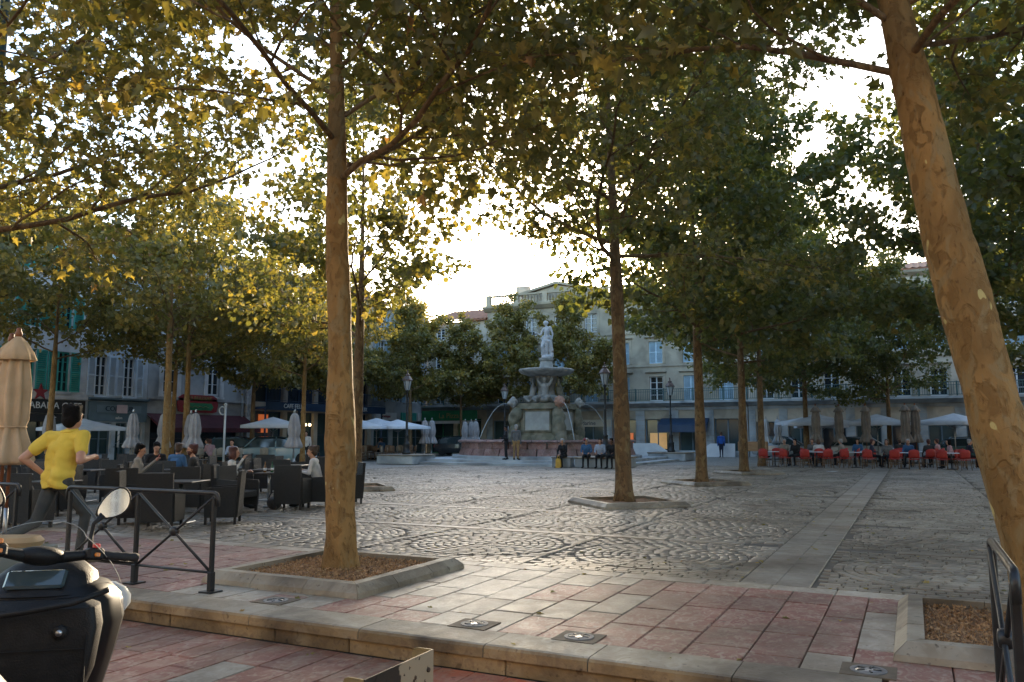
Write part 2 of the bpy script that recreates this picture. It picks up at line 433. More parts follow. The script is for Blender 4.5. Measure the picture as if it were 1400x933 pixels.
# cobbles: nested rings with straight courses between, laid in bays
PLANTERS = [(-5.8, 7.4, 0), (.82, 7.35, 0), (-5.8, 17.55, 45), (-5.95, 25.8, 45), (-6.0, 33.6, 45), (-14.4, 18.9, 45)]
stones = []
nr = np.random.RandomState(3)
def in_view(x, y, mar=1.2):
    c, s = math.cos(YAW), math.sin(YAW); xc = x * c + y * s; d = -x * s + y * c
    return d > 3 and abs(xc) < d * .655 + mar
bays = []
for k in range(10):
    y0 = 8.96 + 3.3 * k
    for i in range(8): bays.append((-1.735 - 2.6 * (i + 1), -1.735 - 2.6 * i, y0, y0 + 3.0))
    for i in range(3): bays.append((-1.015 + 2.6 * i, -1.015 + 2.6 * (i + 1), y0, y0 + 3.0))
for (xa, xb, ya, yb) in bays:
    cx, cy = (xa + xb) / 2 + nr.uniform(-.12, .12), (ya + yb) / 2
    if not in_view(cx, cy, 3): continue
    s = 1.0 if ya < 19 else 1.35
    rs, ls = .118 * s, .20 * s; RM = 1.16
    r = .10
    while r < RM:
        n = max(4, int(2 * PI * r / ls)); o0 = nr.uniform(0, 6)
        for j in range(n):
            a = o0 + 2 * PI * j / n
            stones.append((cx + r * math.cos(a), cy + r * math.sin(a), a + PI / 2, 2 * PI * r / n - .013, rs - .011))
        r += rs
    y = ya + rs / 2; row = 0
    while y < yb:
        x = xa + (row % 2) * ls / 2 + nr.uniform(0, .05)
        while x < xb - .03:
            l = ls * nr.uniform(.85, 1.15); xm = x + l / 2
            if x + l > xb - .08: l = xb - .004 - x; xm = x + l / 2
            if math.hypot(max(0, abs(xm - cx) - l * .3), y - cy) > r - rs / 2 + .035: stones.append((xm, y, nr.normal(0, .02), l - .012, rs - .011))
            elif l > .1:
                for hx in (x + l * .25, x + l * .75):
                    if math.hypot(max(0, abs(hx - cx) - l * .2), y - cy) > r - rs / 2 + .03: stones.append((hx, y, nr.normal(0, .03), l / 2 - .012, rs - .011))
            x += l
        y += rs; row += 1
def near_planter(x, y):
    for px, py, a in PLANTERS:
        dx, dy = x - px, y - py
        if a: dx, dy = (dx + dy) * .7071, (dy - dx) * .7071
        if abs(dx) < .95 and abs(dy) < .95: return True
    return False
stones = [s for s in stones if in_view(s[0], s[1], .5) and not near_planter(s[0], s[1])]
stones.sort(key=lambda s: s[0] ** 2 + s[1] ** 2)
COB = []
for k in range(5):
    q = MB(); h = .5; i1 = .03 + .015 * k / 5; j1 = .06
    q.add([(-h, -h, -1), (h, -h, -1), (h, h, -1), (-h, h, -1), (-h + i1, -h + j1, 0), (h - i1, -h + j1, .04 * (k % 2)), (h - i1, h - j1, 0), (-h + i1, h - j1, -.04 * (k % 3))],
          [(0, 1, 5, 4), (1, 2, 6, 5), (2, 3, 7, 6), (3, 0, 4, 7), (4, 5, 6, 7)])
    COB.append(q.mesh('cobblestone', m_cobble))
for s in stones[:300]:
    o = obj('cobblestone', COB[nr.randint(5)], plaza, (s[0], s[1], nr.uniform(-.0022, .0016)), s[2], (s[3], s[4], .022))
rest = np.array(stones[300:]); n = len(rest)
T = np.array([(-.5, -.5, -.02), (.5, -.5, -.02), (.5, .5, -.02), (-.5, .5, -.02), (-.465, -.44, 0), (.465, -.44, 0), (.465, .44, 0), (-.465, .44, 0)])
P = np.repeat(T[None], n, 0).copy()
P[:, 4:, 2] += nr.uniform(-.0022, .0016, (n, 1)) + nr.uniform(-.0006, .0006, (n, 4))
X = P[:, :, 0] * rest[:, 3:4]; Y = P[:, :, 1] * rest[:, 4:5]
ca, sa = np.cos(rest[:, 2:3]), np.sin(rest[:, 2:3])
P2 = np.stack([X * ca - Y * sa + rest[:, 0:1], X * sa + Y * ca + rest[:, 1:2], P[:, :, 2]], -1).reshape(-1, 3)
FT = np.array([(0, 1, 5, 4), (1, 2, 6, 5), (2, 3, 7, 6), (3, 0, 4, 7), (4, 5, 6, 7)])
def np_mesh(name, V, F, mat, k=4, attr=None):
    me = bpy.data.meshes.new(name); nf = len(F)
    me.vertices.add(len(V)); me.vertices.foreach_set('co', V.astype(np.float32).ravel())
    me.loops.add(nf * k); me.loops.foreach_set('vertex_index', F.astype(np.int32).ravel())
    me.polygons.add(nf); me.polygons.foreach_set('loop_start', np.arange(0, nf * k, k, dtype=np.int32))
    if attr is not None:
        a = me.attributes.new('tint', 'FLOAT', 'FACE'); a.data.foreach_set('value', attr.astype(np.float32))
    me.materials.append(mat); me.update(calc_edges=True); me.validate(); return me
F2 = (FT[None] + 8 * np.arange(n)[:, None, None]).reshape(-1, 4)
o = obj('cobblestones', np_mesh('cobblestones', P2, F2, m_cobble, 4, np.repeat(nr.uniform(0, 1, n), 5)), plaza); o['kind'] = 'stuff'
MB().grid([[(-22.6, 8.962, -.0165), (6.8, 8.962, -.0165)], [(-22.6, 41.8, -.0165), (6.8, 41.8, -.0165)]]).build('joint_bed', M('dark_joint', (.09, .077, .06), (.125, .107, .084), 6, .95), plaza)
# slab courses between the bays
for k in range(9):
    y0 = 8.96 + 3.3 * k + 3.02; x = -22.
    while x < 6.7:
        x1 = x + rnd.uniform(.6, 1.3)
        if in_view((x + x1) / 2, y0, 1) and not (x1 > -1.735 and x < -1.015) and not near_planter((x + x1) / 2, y0): slab('strip', x, x1, y0 + .01, y0 + .27, -.001, plaza)
        x = x1

# tree surrounds: bevelled stone rim around a bed of bark mulch
m_mulch = M('bark_mulch', (.28, .15, .065), (.14, .07, .03), 30, .95, .9, 50)
m_mulch2 = M('mulch_chips', (.42, .26, .125), (.22, .12, .055), 20, .9, orand=.3)
def planter(px, py, ang, label, near=False):
    t = thing('tree_surround', label, 'tree surround', (px, py, 0), R(ang), 'stone tree surrounds')
    n = 3
    for side in range(4):
        for i in range(n):
            q = MB(); L = 2.04 / n
            lo, hi = -1.02 + L * i, -1.02 + L * (i + 1)
            pass                                              # mitred corners
            # outer bottom, outer top (bevel), inner top, inner bottom in (depth from outer edge, z)
            prof = [(0, .002, 0), (.01, .05, .01), (.09, .125, .09), (.205, .125, .2), (.205, .002, .2)]
            v = []
            for e, sgn in ((lo, 0), (hi, 1)):
                for dpt, z, _ in prof:
                    sft = (dpt if i == 0 and sgn == 0 else (-dpt if i == n - 1 and sgn == 1 else 0)) + (.003 if sgn == 0 else -.003)
                    v.append((e + sft, -1.02 + dpt, z + rnd.uniform(-.003, .003)))
            q.add(v, [(0, 1, 6, 5), (1, 2, 7, 6), (2, 3, 8, 7), (3, 4, 9, 8), (4, 0, 5, 9), (4, 3, 2, 1, 0), (5, 6, 7, 8, 9)])
            o = q.build('rim_stone', m_kerb, t); o.rotation_euler = (0, 0, side * PI / 2)
    g = 14; rows = [[(-.815 + 1.63 * i / g, -.815 + 1.63 * j / g, .06 + .02 * math.sin(i * 1.3) * math.cos(j * 1.7) + rnd.uniform(-.012, .012)) for i in range(g + 1)] for j in range(g + 1)]
    MB().grid(rows).build('mulch_bed', m_mulch, t, True)
    if near:
        k = 5200; c = np.stack([nr.uniform(-.8, .8, k), nr.uniform(-.8, .8, k), nr.uniform(.06, .092, k)], -1)
        a = nr.normal(0, 1, (k, 3)); a /= np.linalg.norm(a, axis=1)[:, None]; bb = np.cross(a, nr.normal(0, 1, (k, 3))); bb /= np.linalg.norm(bb, axis=1)[:, None]
        l = nr.uniform(.008, .022, (k, 1)); wv = nr.uniform(.005, .011, (k, 1))
        V = np.stack([c + a * l, c + bb * wv, c - a * l, c - bb * wv], 1).reshape(-1, 3)
        o = obj('mulch_chips', np_mesh('mulch_chips', V, np.arange(4 * k).reshape(-1, 4), m_mulch2), t); o['kind'] = 'stuff'
    return t
planter(-5.8, 7.4, 0, 'square stone tree surround with mulch round the tall trunk by the X-braced barrier', True)
planter(.82, 7.35, 0, 'square stone tree surround with mulch under the thick leaning trunk', True)
planter(-5.8, 17.55, 45, 'stone tree surround set cornerwise under the dark trunk in front of the fountain')
planter(-5.95, 25.8, 45, 'stone tree surround set cornerwise, middle one of three in line')
planter(-6.0, 33.6, 45, 'low stone tree surround set cornerwise nearest the red cafe chairs')
planter(-14.4, 18.9, 45, 'stone tree surround at the end of the black armchair terrace')

# recessed ground lights in dark square plates
m_led = M('frosted_light_glass', (.30, .29, .27), (.22, .21, .2), 20, .25)
for i, (gx, gy) in enumerate([(-5.44, 6.0), (-3.31, 6.0), (-2.38, 5.98), (-.34, 6.0)]):
    t = thing('ground_light', ['round steel ground light beside the tree surround near the barrier', 'round steel ground light in a stained slab between kerb and pale paving',
        'round steel ground light where pale paving turns rose', 'round steel ground light by the surround of the leaning tree'][i], 'ground light', (gx, gy, 0), 0, 'round lights set in the paving')
    MB().box((0, 0, .001), (.34, .30, .012)).build('plate', M('stained_plate', (.10, .07, .04), (.15, .11, .07), 8, .7), t)
    q = MB(); q.lathe([(.115, .004), (.115, .012), (.10, .016), (.085, .013), (.085, .004)], 24); q.build('steel_ring', M('dull_steel', (.26, .25, .24), (.18, .175, .17), 14, .6, metal=.6), t, 'auto')
    MB().lathe([(.084, .004), (.084, .011), (.03, .013)], 24).build('lens', m_led, t, True)
    for k in range(5):
        a = k * 2 * PI / 5; MB().box((.055 * math.cos(a), .055 * math.sin(a), .0135), (.05, .012, .008), (0, 0, a)).build('grille_bar', m_iron, t)
# ================================================================== TREES
bark_near = bark_mat('plane_bark_warm_lit', (.29, .165, .058), (.21, .115, .038), (.52, .41, .16), .69)  # orange of the warm light on the trunks is put into this bark
bark_mid = bark_mat('plane_bark_brown', (.19, .115, .055), (.125, .078, .04), (.40, .32, .18), .70)  # browner bark without that painted warmth
GOLD = [(0, (.11, .115, .035)), (.45, (.19, .17, .045)), (.76, (.30, .235, .06)), (.95, (.46, .33, .075)), (1, (.30, .15, .05))]
OLIVE = [(0, (.10, .11, .035)), (.5, (.17, .16, .045)), (.82, (.28, .22, .05)), (1, (.42, .29, .06))]
GREEN = [(0, (.085, .11, .04)), (.6, (.14, .15, .045)), (.88, (.21, .19, .05)), (1, (.30, .22, .055))]
LM = {k: (leaf_mat('leaves_' + k, s), leaf_mat('leaf_' + k, s, orand=True)) for k, s in dict(gold=GOLD, olive=OLIVE, green=GREEN).items()}
# five-lobed plane leaf: two half blades folded along the midrib
HALF = [(0, -.42, 0), (.13, -.33, .02), (.40, -.30, .07), (.27, -.04, .04), (.56, .22, .10), (.20, .18, .03), (0, .62, 0)]
LV = np.array(HALF + [(-x, y, z) for x, y, z in HALF[1:6]]); LV[:, 2] *= 1.0
LF = np.array([(0, 1, 2, 3, 4, 5, 6), (6, 11, 10, 9, 8, 7, 0)])
SV = np.array([(0, -.42, 0), (.42, -.22, .08), (.46, .22, .08), (0, .6, 0), (-.42, -.22, .08), (-.46, .22, .08)])
SF = np.array([(0, 1, 2, 3), (3, 5, 4, 0)])
LEAFMESH = {}
def leaf_meshes(kind):
    if kind in LEAFMESH: return LEAFMESH[kind]
    out = []
    for k in range(6):
        q = np.random.RandomState(k); V = LV.copy(); V[:, 2] *= 1 + k * .35; V[:, 2] -= V[:, 1] ** 2 * .12 * k; V[1:6, :2] *= q.uniform(.88, 1.12, (5, 1)); V[7:12, :2] *= q.uniform(.88, 1.12, (5, 1))
        V[:, 1] += .42
        me = bpy.data.meshes.new('leaf'); me.from_pydata([tuple(p) for p in V], [], [tuple(f) for f in LF]); me.materials.append(LM[kind][1]); me.update(); out.append(me)
    LEAFMESH[kind] = out; return out

def skeleton(seed, H, r0, fork, crown, lean=(0, 0), n_limbs=11, wob=.10, sub=.6, low_el=26, spread=1.0, bend=0., thick=.42, taper=.55):
    q = random.Random(seed); V = Vector
    trunk = []; n = 14; ph = q.uniform(0, 6)
    for i in range(n + 1):
        f = i / n; z = H * .9 * f
        trunk.append((V((lean[0] * f + wob * math.sin(3.1 * f + ph) * f + bend * math.sin(PI * min(1, f * 2)), lean[1] * f + wob * math.cos(2.6 * f + ph) * f, z)),
                      r0 * (1.0 - .55 * min(1, z / fork * .55)) * (1 if z < fork else max(.12, 1 - .85 * (z - fork) / (H * .9 - fork)))))
    def at(z):
        f = z / (H * .9) * n; i = min(n - 1, int(f)); u = f - i
        return trunk[i][0].lerp(trunk[i + 1][0], u), trunk[i][1] * (1 - u) + trunk[i + 1][1] * u
    limbs = []; twigs = []
    def grow(p, d, L, r, depth, out):
        ns = max(3, int(L / (.5 if depth == 0 else .3))); st = L / ns; pts = [p.copy()]; rr = [r]
        for i in range(ns):
            j = .20 if depth == 0 else .28
            d = (d + V((q.uniform(-j, j), q.uniform(-j, j), q.uniform(-j * .7, j * .8) + (.02 if depth == 0 else -.01)))).normalized()
            p = p + d * st; pts.append(p.copy()); rr.append(r * (1 - .8 * (i + 1) / ns))
        out.append((depth, pts, rr))
        if depth == 2: twigs.append((pts, d)); return
        sp = sub if depth == 0 else sub * .62
        s = L * (.12 if depth == 0 else .15); side = q.choice((-1, 1))
        while s < L * .98:
            i = min(ns - 1, int(s / st)); pp = pts[i].lerp(pts[i + 1], s / st - i); dd = (pts[i + 1] - pts[i]).normalized()
            lat = dd.cross(V((0, 0, 1)))
            lat = lat.normalized() if lat.length > .1 else V((1, 0, 0))
            nd = (dd * q.uniform(.5, 1.0) + lat * side * q.uniform(.5, 1.1) + V((0, 0, q.uniform(-.35, .55)))).normalized()
            fr = s / L
            nl = (L * .5 * (1.1 - .6 * fr) if depth == 0 else max(.35, L * .5 * (1.1 - .5 * fr))) * q.uniform(.75, 1.2)
            if depth == 0: nl = min(nl, 2.3)
            grow(pp, nd, nl, max(.006, rr[i] * .55), depth + 1, out)
            side = -side; s += sp * q.uniform(.7, 1.3)
        if depth == 1: twigs.append((pts[-3:], d))
    az = q.uniform(0, 6)
    for i in range(n_limbs):
        t = i / max(1, n_limbs - 1); z = fork + (H * .86 - fork) * (t ** 1.15); p, r = at(z)
        az += 2.4 + q.uniform(-.35, .35); el = R(low_el + (66 - low_el) * t + q.uniform(-8, 8))
        L = crown * (1.08 - taper * t) * q.uniform(.85, 1.12) * spread
        out = []; grow(p, V((math.cos(az) * math.cos(el), math.sin(az) * math.cos(el), math.sin(el))), L, r * (thick - .1 * t), 0, out); limbs.append(out)
    out = []; p, r = at(H * .9 * .98); grow(p, V((0, 0, 1)), H * .12, r * .8, 0, out); limbs.append(out)
    return trunk, limbs, twigs

def leaf_frames(seed, twigs, n, size, sag=.5, jit=.16):
    g = np.random.RandomState(seed)
    w = np.array([sum((a - b).length for a, b in zip(t[0], t[0][1:])) for t in twigs]); w /= w.sum()
    ti = g.choice(len(twigs), n, p=w)
    P = np.zeros((n, 3)); D = np.zeros((n, 3))
    arr = [np.array([tuple(p) for p in t[0]]) for t in twigs]
    for k in range(n):
        a = arr[ti[k]]; u = g.uniform(.1, 1) * (len(a) - 1); i = min(len(a) - 2, int(u)); P[k] = a[i] + (a[i + 1] - a[i]) * (u - i); D[k] = a[i + 1] - a[i]
    P += g.normal(0, jit, (n, 3)); D /= np.linalg.norm(D, axis=1)[:, None] + 1e-6
    T = D * .4 + g.normal(0, .55, (n, 3)) + np.array([0, 0, -sag]); T /= np.linalg.norm(T, axis=1)[:, None]
    Nn = g.normal(0, .55, (n, 3)) + np.array([0, 0, .7]); Nn -= (Nn * T).sum(1)[:, None] * T; Nn /= np.linalg.norm(Nn, axis=1)[:, None] + 1e-6
    X = np.cross(T, Nn); S = size * np.exp(g.normal(0, .33, n)); S = np.clip(S, size * .35, size * 1.6)
    tint = np.clip(.55 * g.uniform(0, 1, len(twigs))[ti] + .45 * g.uniform(0, 1, n) + g.normal(0, .05, n), 0, 1)
    return P, X, T, Nn, S, tint
def leaf_block(fr, near, mat):
    P, X, T, Nn, S, tint = fr; B, Fc = (LV, LF) if near else (SV, SF); n = len(P); k = len(B); L = Fc.shape[1]
    B = B + np.array([0, .42, 0])
    V = P[:, None] + S[:, None, None] * (B[None, :, 0:1] * X[:, None] + B[None, :, 1:2] * T[:, None] + B[None, :, 2:3] * Nn[:, None])
    cu = np.random.RandomState(n).uniform(-.25, .8, n); V -= (S * cu)[:, None, None] * ((B[:, 1] - .35) ** 2)[None, :, None] * Nn[:, None]
    F = (Fc[None] + k * np.arange(n)[:, None, None]).reshape(-1, L)
    return np_mesh('leaves', V.reshape(-1, 3), F, mat, L, np.repeat(tint, len(Fc)))
def make_tree(label, base, seed, H=12.5, r0=.2, fork=4.6, crown=5., kind='gold', leaves=9000, size=.17, near=False, pieces=False, bark=None, group=None, **kw):
    t = thing('plane_tree', label, 'tree', (base[0], base[1], 0), 0, group or 'plane trees on the square')
    trunk, limbs, twigs = skeleton(seed, H, r0, fork, crown, **kw)
    pts = [p for p, r in trunk]; rr = [r for p, r in trunk]
    q = MB()
    # finer trunk rings with flare at the root and slight swellings
    g = random.Random(seed + 5); fine = []; fr = []
    for i in range(len(pts) - 1):
        for u in ((0, .125, .25, .375, .5, .625, .75, .875) if near else (0, .25, .5, .75)):
            p = pts[i].lerp(pts[i + 1], u); z = p.z
            fine.append(p); fr.append((rr[i] * (1 - u) + rr[i + 1] * u) * (1 + .38 * math.exp(-z * 4.5)) * (1 + .035 * math.sin(z * 2.3 + seed) + g.uniform(-.015, .015)))
    fine.append(pts[-1]); fr.append(rr[-1])
    q.tube(fine, fr, 30 if near else 9)
    if near:                                   # bulges, knots and lobed root flare
        from mathutils import noise
        out = []
        for i, p in enumerate(q.v):
            c = fine[min(i // 30, len(fine) - 1)]; v = Vector(p); d_ = v - c; d_.z = 0
            a = math.atan2(d_.y, d_.x); k_ = 1 + .16 * noise.noise(Vector((v.x * 2.2, v.y * 2.2, v.z * .9 + seed))) + .07 * noise.noise(Vector((v.x * 7, v.y * 7, v.z * 3.5))) + .10 * math.exp(-v.z * 3.5) * math.cos(5 * a + seed)
            out.append(tuple(c + d_ * k_ + Vector((0, 0, v.z - c.z))))
        q.v = out
    q.build('trunk', bark or (bark_near if near else bark_mid), t, True, fix=False)
    if near or pieces:
        for lb in limbs:
            q = MB()
            for dep, p, r in lb: q.tube(p, r, (8, 5, 3)[dep], cap=False)
            q.build('branch', bark_mid, t, True, fix=False)
    else:
        q = MB()
        for lb in limbs:
            for dep, p, r in lb:
                if dep < 2: q.tube(p, r, (6, 3)[dep], cap=False)
        q.build('branches', bark_mid, t, True, fix=False)
    fr = leaf_frames(seed + 1, twigs, leaves, size)
    if pieces:
        P = fr[0] + np.array([base[0], base[1], 0]); c, s = math.cos(YAW), math.sin(YAW)
        xc = P[:, 0] * c + P[:, 1] * s; d = -P[:, 0] * s + P[:, 1] * c; z = P[:, 2] - 1.55
        vis = (d > 2) & (np.abs(xc) < d * .63) & (z < d * .53) & (z > -d * .3)
        dist = np.where(vis, d, 1e6) / fr[4]; idx = np.argsort(dist)[:300]; idx = idx[dist[idx] < 1e5]
        ms = leaf_meshes(kind)
        for k, i in enumerate(idx):
            mt = Matrix((tuple(fr[1][i]), tuple(fr[2][i]), tuple(fr[3][i]))).transposed()
            o = bpy.data.objects.new('leaf', ms[k % 6]); COL.objects.link(o); o.parent = t
            o.matrix_local = Matrix.Translation(Vector(fr[0][i])) @ mt.to_4x4() @ Matrix.Scale(fr[4][i], 4)
        keep = np.ones(len(P), bool); keep[idx] = False; fr = tuple(a[keep] for a in fr)
    o = obj('crown', leaf_block(fr, near or pieces, LM[kind][0]), t); o['kind'] = 'stuff'
    return t

make_tree('tall tan-barked plane tree rising from the stone surround beside the X-braced barrier', (-5.86, 7.5), 11, 12.5, .178, 4.6, 5.4, 'gold', 20000, .125, True, True, lean=(-.5, .2), n_limbs=19, low_el=14, sub=.6, taper=.4, thick=.33)
make_tree('thick leaning plane tree with flaking orange bark and yellow patches', (.95, 7.5), 31, 12.5, .24, 4.75, 6.6, 'olive', 30000, .13, True, True, lean=(-1.95, .6), n_limbs=28, low_el=20, thick=.22, bend=-.05)
make_tree('golden plane tree overhanging the pair of furled beige parasols', (-12.9, 7.0), 35, 12, .18, 4.5, 6.0, 'gold', 20000, .125, True, True, lean=(.3, 0), n_limbs=19, low_el=10, taper=.4)
make_tree('dark plane tree in the cornerwise surround in front of the fountain steps', (-5.95, 17.8), 47, 16, .20, 5.5, 6.4, 'olive', 29000, .135, False, True, bark=bark_mid, lean=(-.3, .1), n_limbs=22, low_el=17, taper=.35)
make_tree('plane tree overhanging from beyond the barrier by the leaning tree', (5.6, 11.6), 29, 12.5, .22, 4.6, 6.6, 'olive', 22000, .135, True, True, n_limbs=18, low_el=16)
# farther trees: four grown kinds, copied
far_a = make_tree('sparse plane tree with pale forked limbs behind the tall tan-barked trunk', (-14.5, 19.1), 52, 12.5, .2, 4.4, 5.4, 'olive', 9000, .14, bark=bark_mid, n_limbs=14, low_el=28, sub=.65)
far_b = make_tree('plane tree in the second cornerwise surround along the paved strip', (-6.1, 26.0), 61, 15, .19, 4.5, 5.6, 'green', 24000, .15, n_limbs=22, low_el=12, taper=.35)
far_c = make_tree('golden leafed plane tree rising behind the seated man with the phone', (-26.4, 22.6), 71, 13.5, .165, 5.3, 5.2, 'gold', 9500, .155, n_limbs=14, low_el=20, bark=bark_near)
far_d = make_tree('small plane tree between the pizza sign and the fountain', (-31.2, 54.3), 83, 10.5, .14, 3.6, 4.0, 'gold', 18000, .13, n_limbs=12, low_el=20)
GR = 'plane trees on the square'
def more(src, x, y, rz, label, s=1.): return dup(src, (x, y, 0), rz, label, GR, s)
more(far_b, -6.2, 33.8, 1.2, 'plane tree in the cornerwise surround nearest the red cafe chairs')
more(far_b, -6.9, 42.5, 2.3, 'dense plane tree standing behind the wooden planter box among red chairs', 1.0)
more(far_b, -5.6, 50.5, 3.9, 'plane tree between furled white parasols by the arcade', .95)
more(far_b, 2.4, 29.5, 4.6, 'dark green plane tree hidden behind the thick leaning trunk', 1.05)
more(far_b, 5.2, 45.0, 5.3, 'plane tree beyond the end of the red chair row')
more(far_b, 7.6, 30.0, .4, 'dark plane tree past the leaning trunk, shading the red terrace', 1.05)
more(far_b, 6.5, 19.5, 1.9, 'broad dark plane tree nearest beyond the leaning trunk', 1.0)
more(far_b, -1.2, 52.0, 2.9, 'plane tree in front of the white mullioned windows', .8)
more(far_c, -29.6, 26.4, 1.0, 'golden plane tree in front of the burgundy awning', .95)
more(far_c, -33.0, 22.2, 2.2, 'plane tree in front of the teal shutters', .9)
more(far_c, -33.2, 28.8, 3.1, 'slim plane tree between barber shop and brasserie sign', .85)
more(far_c, -26.2, 30.4, 4.4, 'plane tree standing by the pale blue parked car', .82)
more(far_c, -33.5, 17.5, 5.2, 'golden plane tree at the start of the shop row', 1.0)
more(far_c, -27.5, 13.6, .5, 'golden plane tree over the back of the black armchair terrace', 1.0)
more(far_d, -31.5, 47.6, 1.3, 'small plane tree beside the lamp post near the rattan chairs', 1.05)
more(far_d, -32.0, 40.0, 2.6, 'small plane tree before the blue cafe balcony', 1.1)
more(far_d, -27.6, 55.6, 3.3, 'small plane tree behind the left rim of the fountain', 1.12)
more(far_d, -35.0, 53.0, .7, 'small plane tree before the corner of the two house rows', 1.15)
more(far_d, -22.4, 54.6, 4.1, 'small plane tree behind the fountain statue', 1.12)
more(far_d, -33.5, 34.6, 5.0, 'small plane tree next to the white pilaster', 1.1)
# ================================================================== BUILDINGS
# local axes of a facade: x along the street, -y towards the square, z up
def wall_mesh(W, Hh, ops, depth=9., t=.32):
    """front wall with real openings and reveals, side walls, back and top"""
    xs = sorted({0., W} | {o[0] for o in ops} | {o[1] for o in ops}); zs = sorted({-.2, Hh} | {o[2] for o in ops} | {o[3] for o in ops})
    q = MB()
    for i in range(len(xs) - 1):
        for j in range(len(zs) - 1):
            mx, mz = (xs[i] + xs[i + 1]) / 2, (zs[j] + zs[j + 1]) / 2
            if any(o[0] < mx < o[1] and o[2] < mz < o[3] for o in ops): continue
            q.add([(xs[i], 0, zs[j]), (xs[i + 1], 0, zs[j]), (xs[i + 1], 0, zs[j + 1]), (xs[i], 0, zs[j + 1])], [(0, 1, 2, 3)])
    for a, b_, c, d in ops:
        q.add([(a, 0, c), (b_, 0, c), (b_, 0, d), (a, 0, d), (a, t, c), (b_, t, c), (b_, t, d), (a, t, d)], [(0, 4, 5, 1), (1, 5, 6, 2), (2, 6, 7, 3), (3, 7, 4, 0)])
    q.add([(0, 0, -.2), (0, depth, -.2), (0, depth, Hh), (0, 0, Hh), (W, 0, -.2), (W, depth, -.2), (W, depth, Hh), (W, 0, Hh)], [(0, 3, 2, 1), (4, 5, 6, 7), (1, 2, 6, 5), (3, 7, 6, 2)])
    return q
WIN = {}
def window(par, x0, x1, z0, z1, m_frame, bars=(2, 4), y=.16, glass=None, name='window'):
    key = (round(x1 - x0, 2), round(z1 - z0, 2), m_frame.name, bars, glass.name if glass else '')
    if key not in WIN:
        wv, h = x1 - x0, z1 - z0; q = MB(); f = .07
        q.box((f / 2, 0, h / 2), (f, .07, h)); q.box((wv - f / 2, 0, h / 2), (f, .07, h)); q.box((wv / 2, 0, f / 2), (wv - 2 * f, .07, f)); q.box((wv / 2, 0, h - f / 2), (wv - 2 * f, .07, f))
        q.box((wv / 2, -.012, h / 2), (.09, .06, h - 2 * f))
        for k in range(1, bars[1]): q.box((wv / 2, .004, h * k / bars[1]), (wv - 2 * f, .035, .035))
        g = MB(); g.box((wv / 2, .05, h / 2), (wv - .03, .012, h - .03))
        WIN[key] = (q.mesh('window', m_frame), g.mesh('pane', glass or m_dark_glass))
    a, b_ = WIN[key]
    o = obj(name, a, par, (x0, y, z0)); obj('pane', b_, o); return o
SHT = {}
def shutter(par, x, z0, wv, h, mat, y=-.035):
    key = (round(wv, 2), round(h, 2), mat.name)
    if key not in SHT:
        q = MB(); f = .06
        q.box((f / 2, 0, h / 2), (f, .045, h)); q.box((wv - f / 2, 0, h / 2), (f, .045, h))
        for zz in (f / 2, h / 2, h - f / 2): q.box((wv / 2, 0, zz), (wv - 2 * f, .045, f))
        n = int(h / .11)
        for k in range(n): q.box((wv / 2, .004, f + (h - 2 * f) * (k + .5) / n), (wv - 2 * f, .012, .1), (R(28), 0, 0))
        SHT[key] = q.mesh('shutter', mat)
    return obj('shutter', SHT[key], par, (x, y, z0))
def trim(par, name, mat, x0, x1, z0, z1, y0, y1): return MB().box(((x0 + x1) / 2, (y0 + y1) / 2, (z0 + z1) / 2), (x1 - x0, abs(y1 - y0), z1 - z0)).build(name, mat, par)
def profile_trim(par, name, mat, x0, x1, prof): return MB().prism([(p[0], p[1]) for p in prof], x0, x1, 'x').build(name, mat, par)   # prof (y,z)
m_tile = M('roof_tile', (.30, .13, .07), (.22, .10, .06), 1.5, .85, .6, 12, orand=.1)
def roof(par, W, Hh, depth=9., rise=1.7, eave=.45):
    q = MB(); n = int(W / .42); pts = []
    for k in range(n * 2 + 1):
        x = -.1 + (W + .2) * k / (n * 2); h = .06 if k % 2 else 0
        pts.append(((x, -eave, Hh + .10 + h), (x, depth / 2, Hh + rise + h), (x, depth + .2, Hh + .1 + h)))
    q.grid([[p[i] for p in pts] for i in range(3)])
    q.box((W / 2, -eave + .06, Hh + .04), (W + .2, .1, .12))
    return q.build('roof', m_tile, par)
def building(label, loc, rz, W, Hh, ops, mat, depth=9., rise=1.7):
    t = thing('building', label, 'building', loc, rz, 'buildings around the square')
    wall_mesh(W, Hh, ops, depth).build('wall', mat, t, fix=False)
    MB().box((W / 2, 2.6, Hh / 2), (W - .7, .05, Hh - .8)).build('dark_backing', m_dark, t)  # near-black sheet, darkness of the rooms put into its colour
    if rise: roof(t, W, Hh, depth, rise)
    return t
def wall_m(name, a, b_, g=.35): return M(name, a, b_, .9, .85, .25, 25, grime=g)
m_wwhite = wall_m('render_white', (.72, .73, .73), (.62, .63, .64))
m_wblue = wall_m('render_pale_blue', (.60, .67, .73), (.52, .60, .67))
m_wgrey = wall_m('render_blue_grey', (.44, .47, .49), (.36, .39, .41))
m_wcream = wall_m('render_cream', (.60, .53, .42), (.50, .44, .35))
m_wstone = wall_m('ashlar_stone', (.46, .40, .30), (.37, .32, .245))
m_warc = wall_m('arcade_stone', (.46, .49, .49), (.36, .39, .40), .45)
m_teal = M('teal_paint', (.06, .40, .35), (.045, .32, .28), 3, .55)
m_pblue = M('pale_blue_paint', (.60, .70, .78), (.52, .62, .72), 3, .55)
m_sblue = M('light_blue_paint', (.46, .62, .72), (.40, .55, .66), 3, .5)
m_petrol = M('petrol_blue_paint', (.13, .20, .25), (.10, .16, .20), 2, .5)
m_navy = M('navy_paint', (.02, .05, .10), (.015, .038, .08), 2, .5)
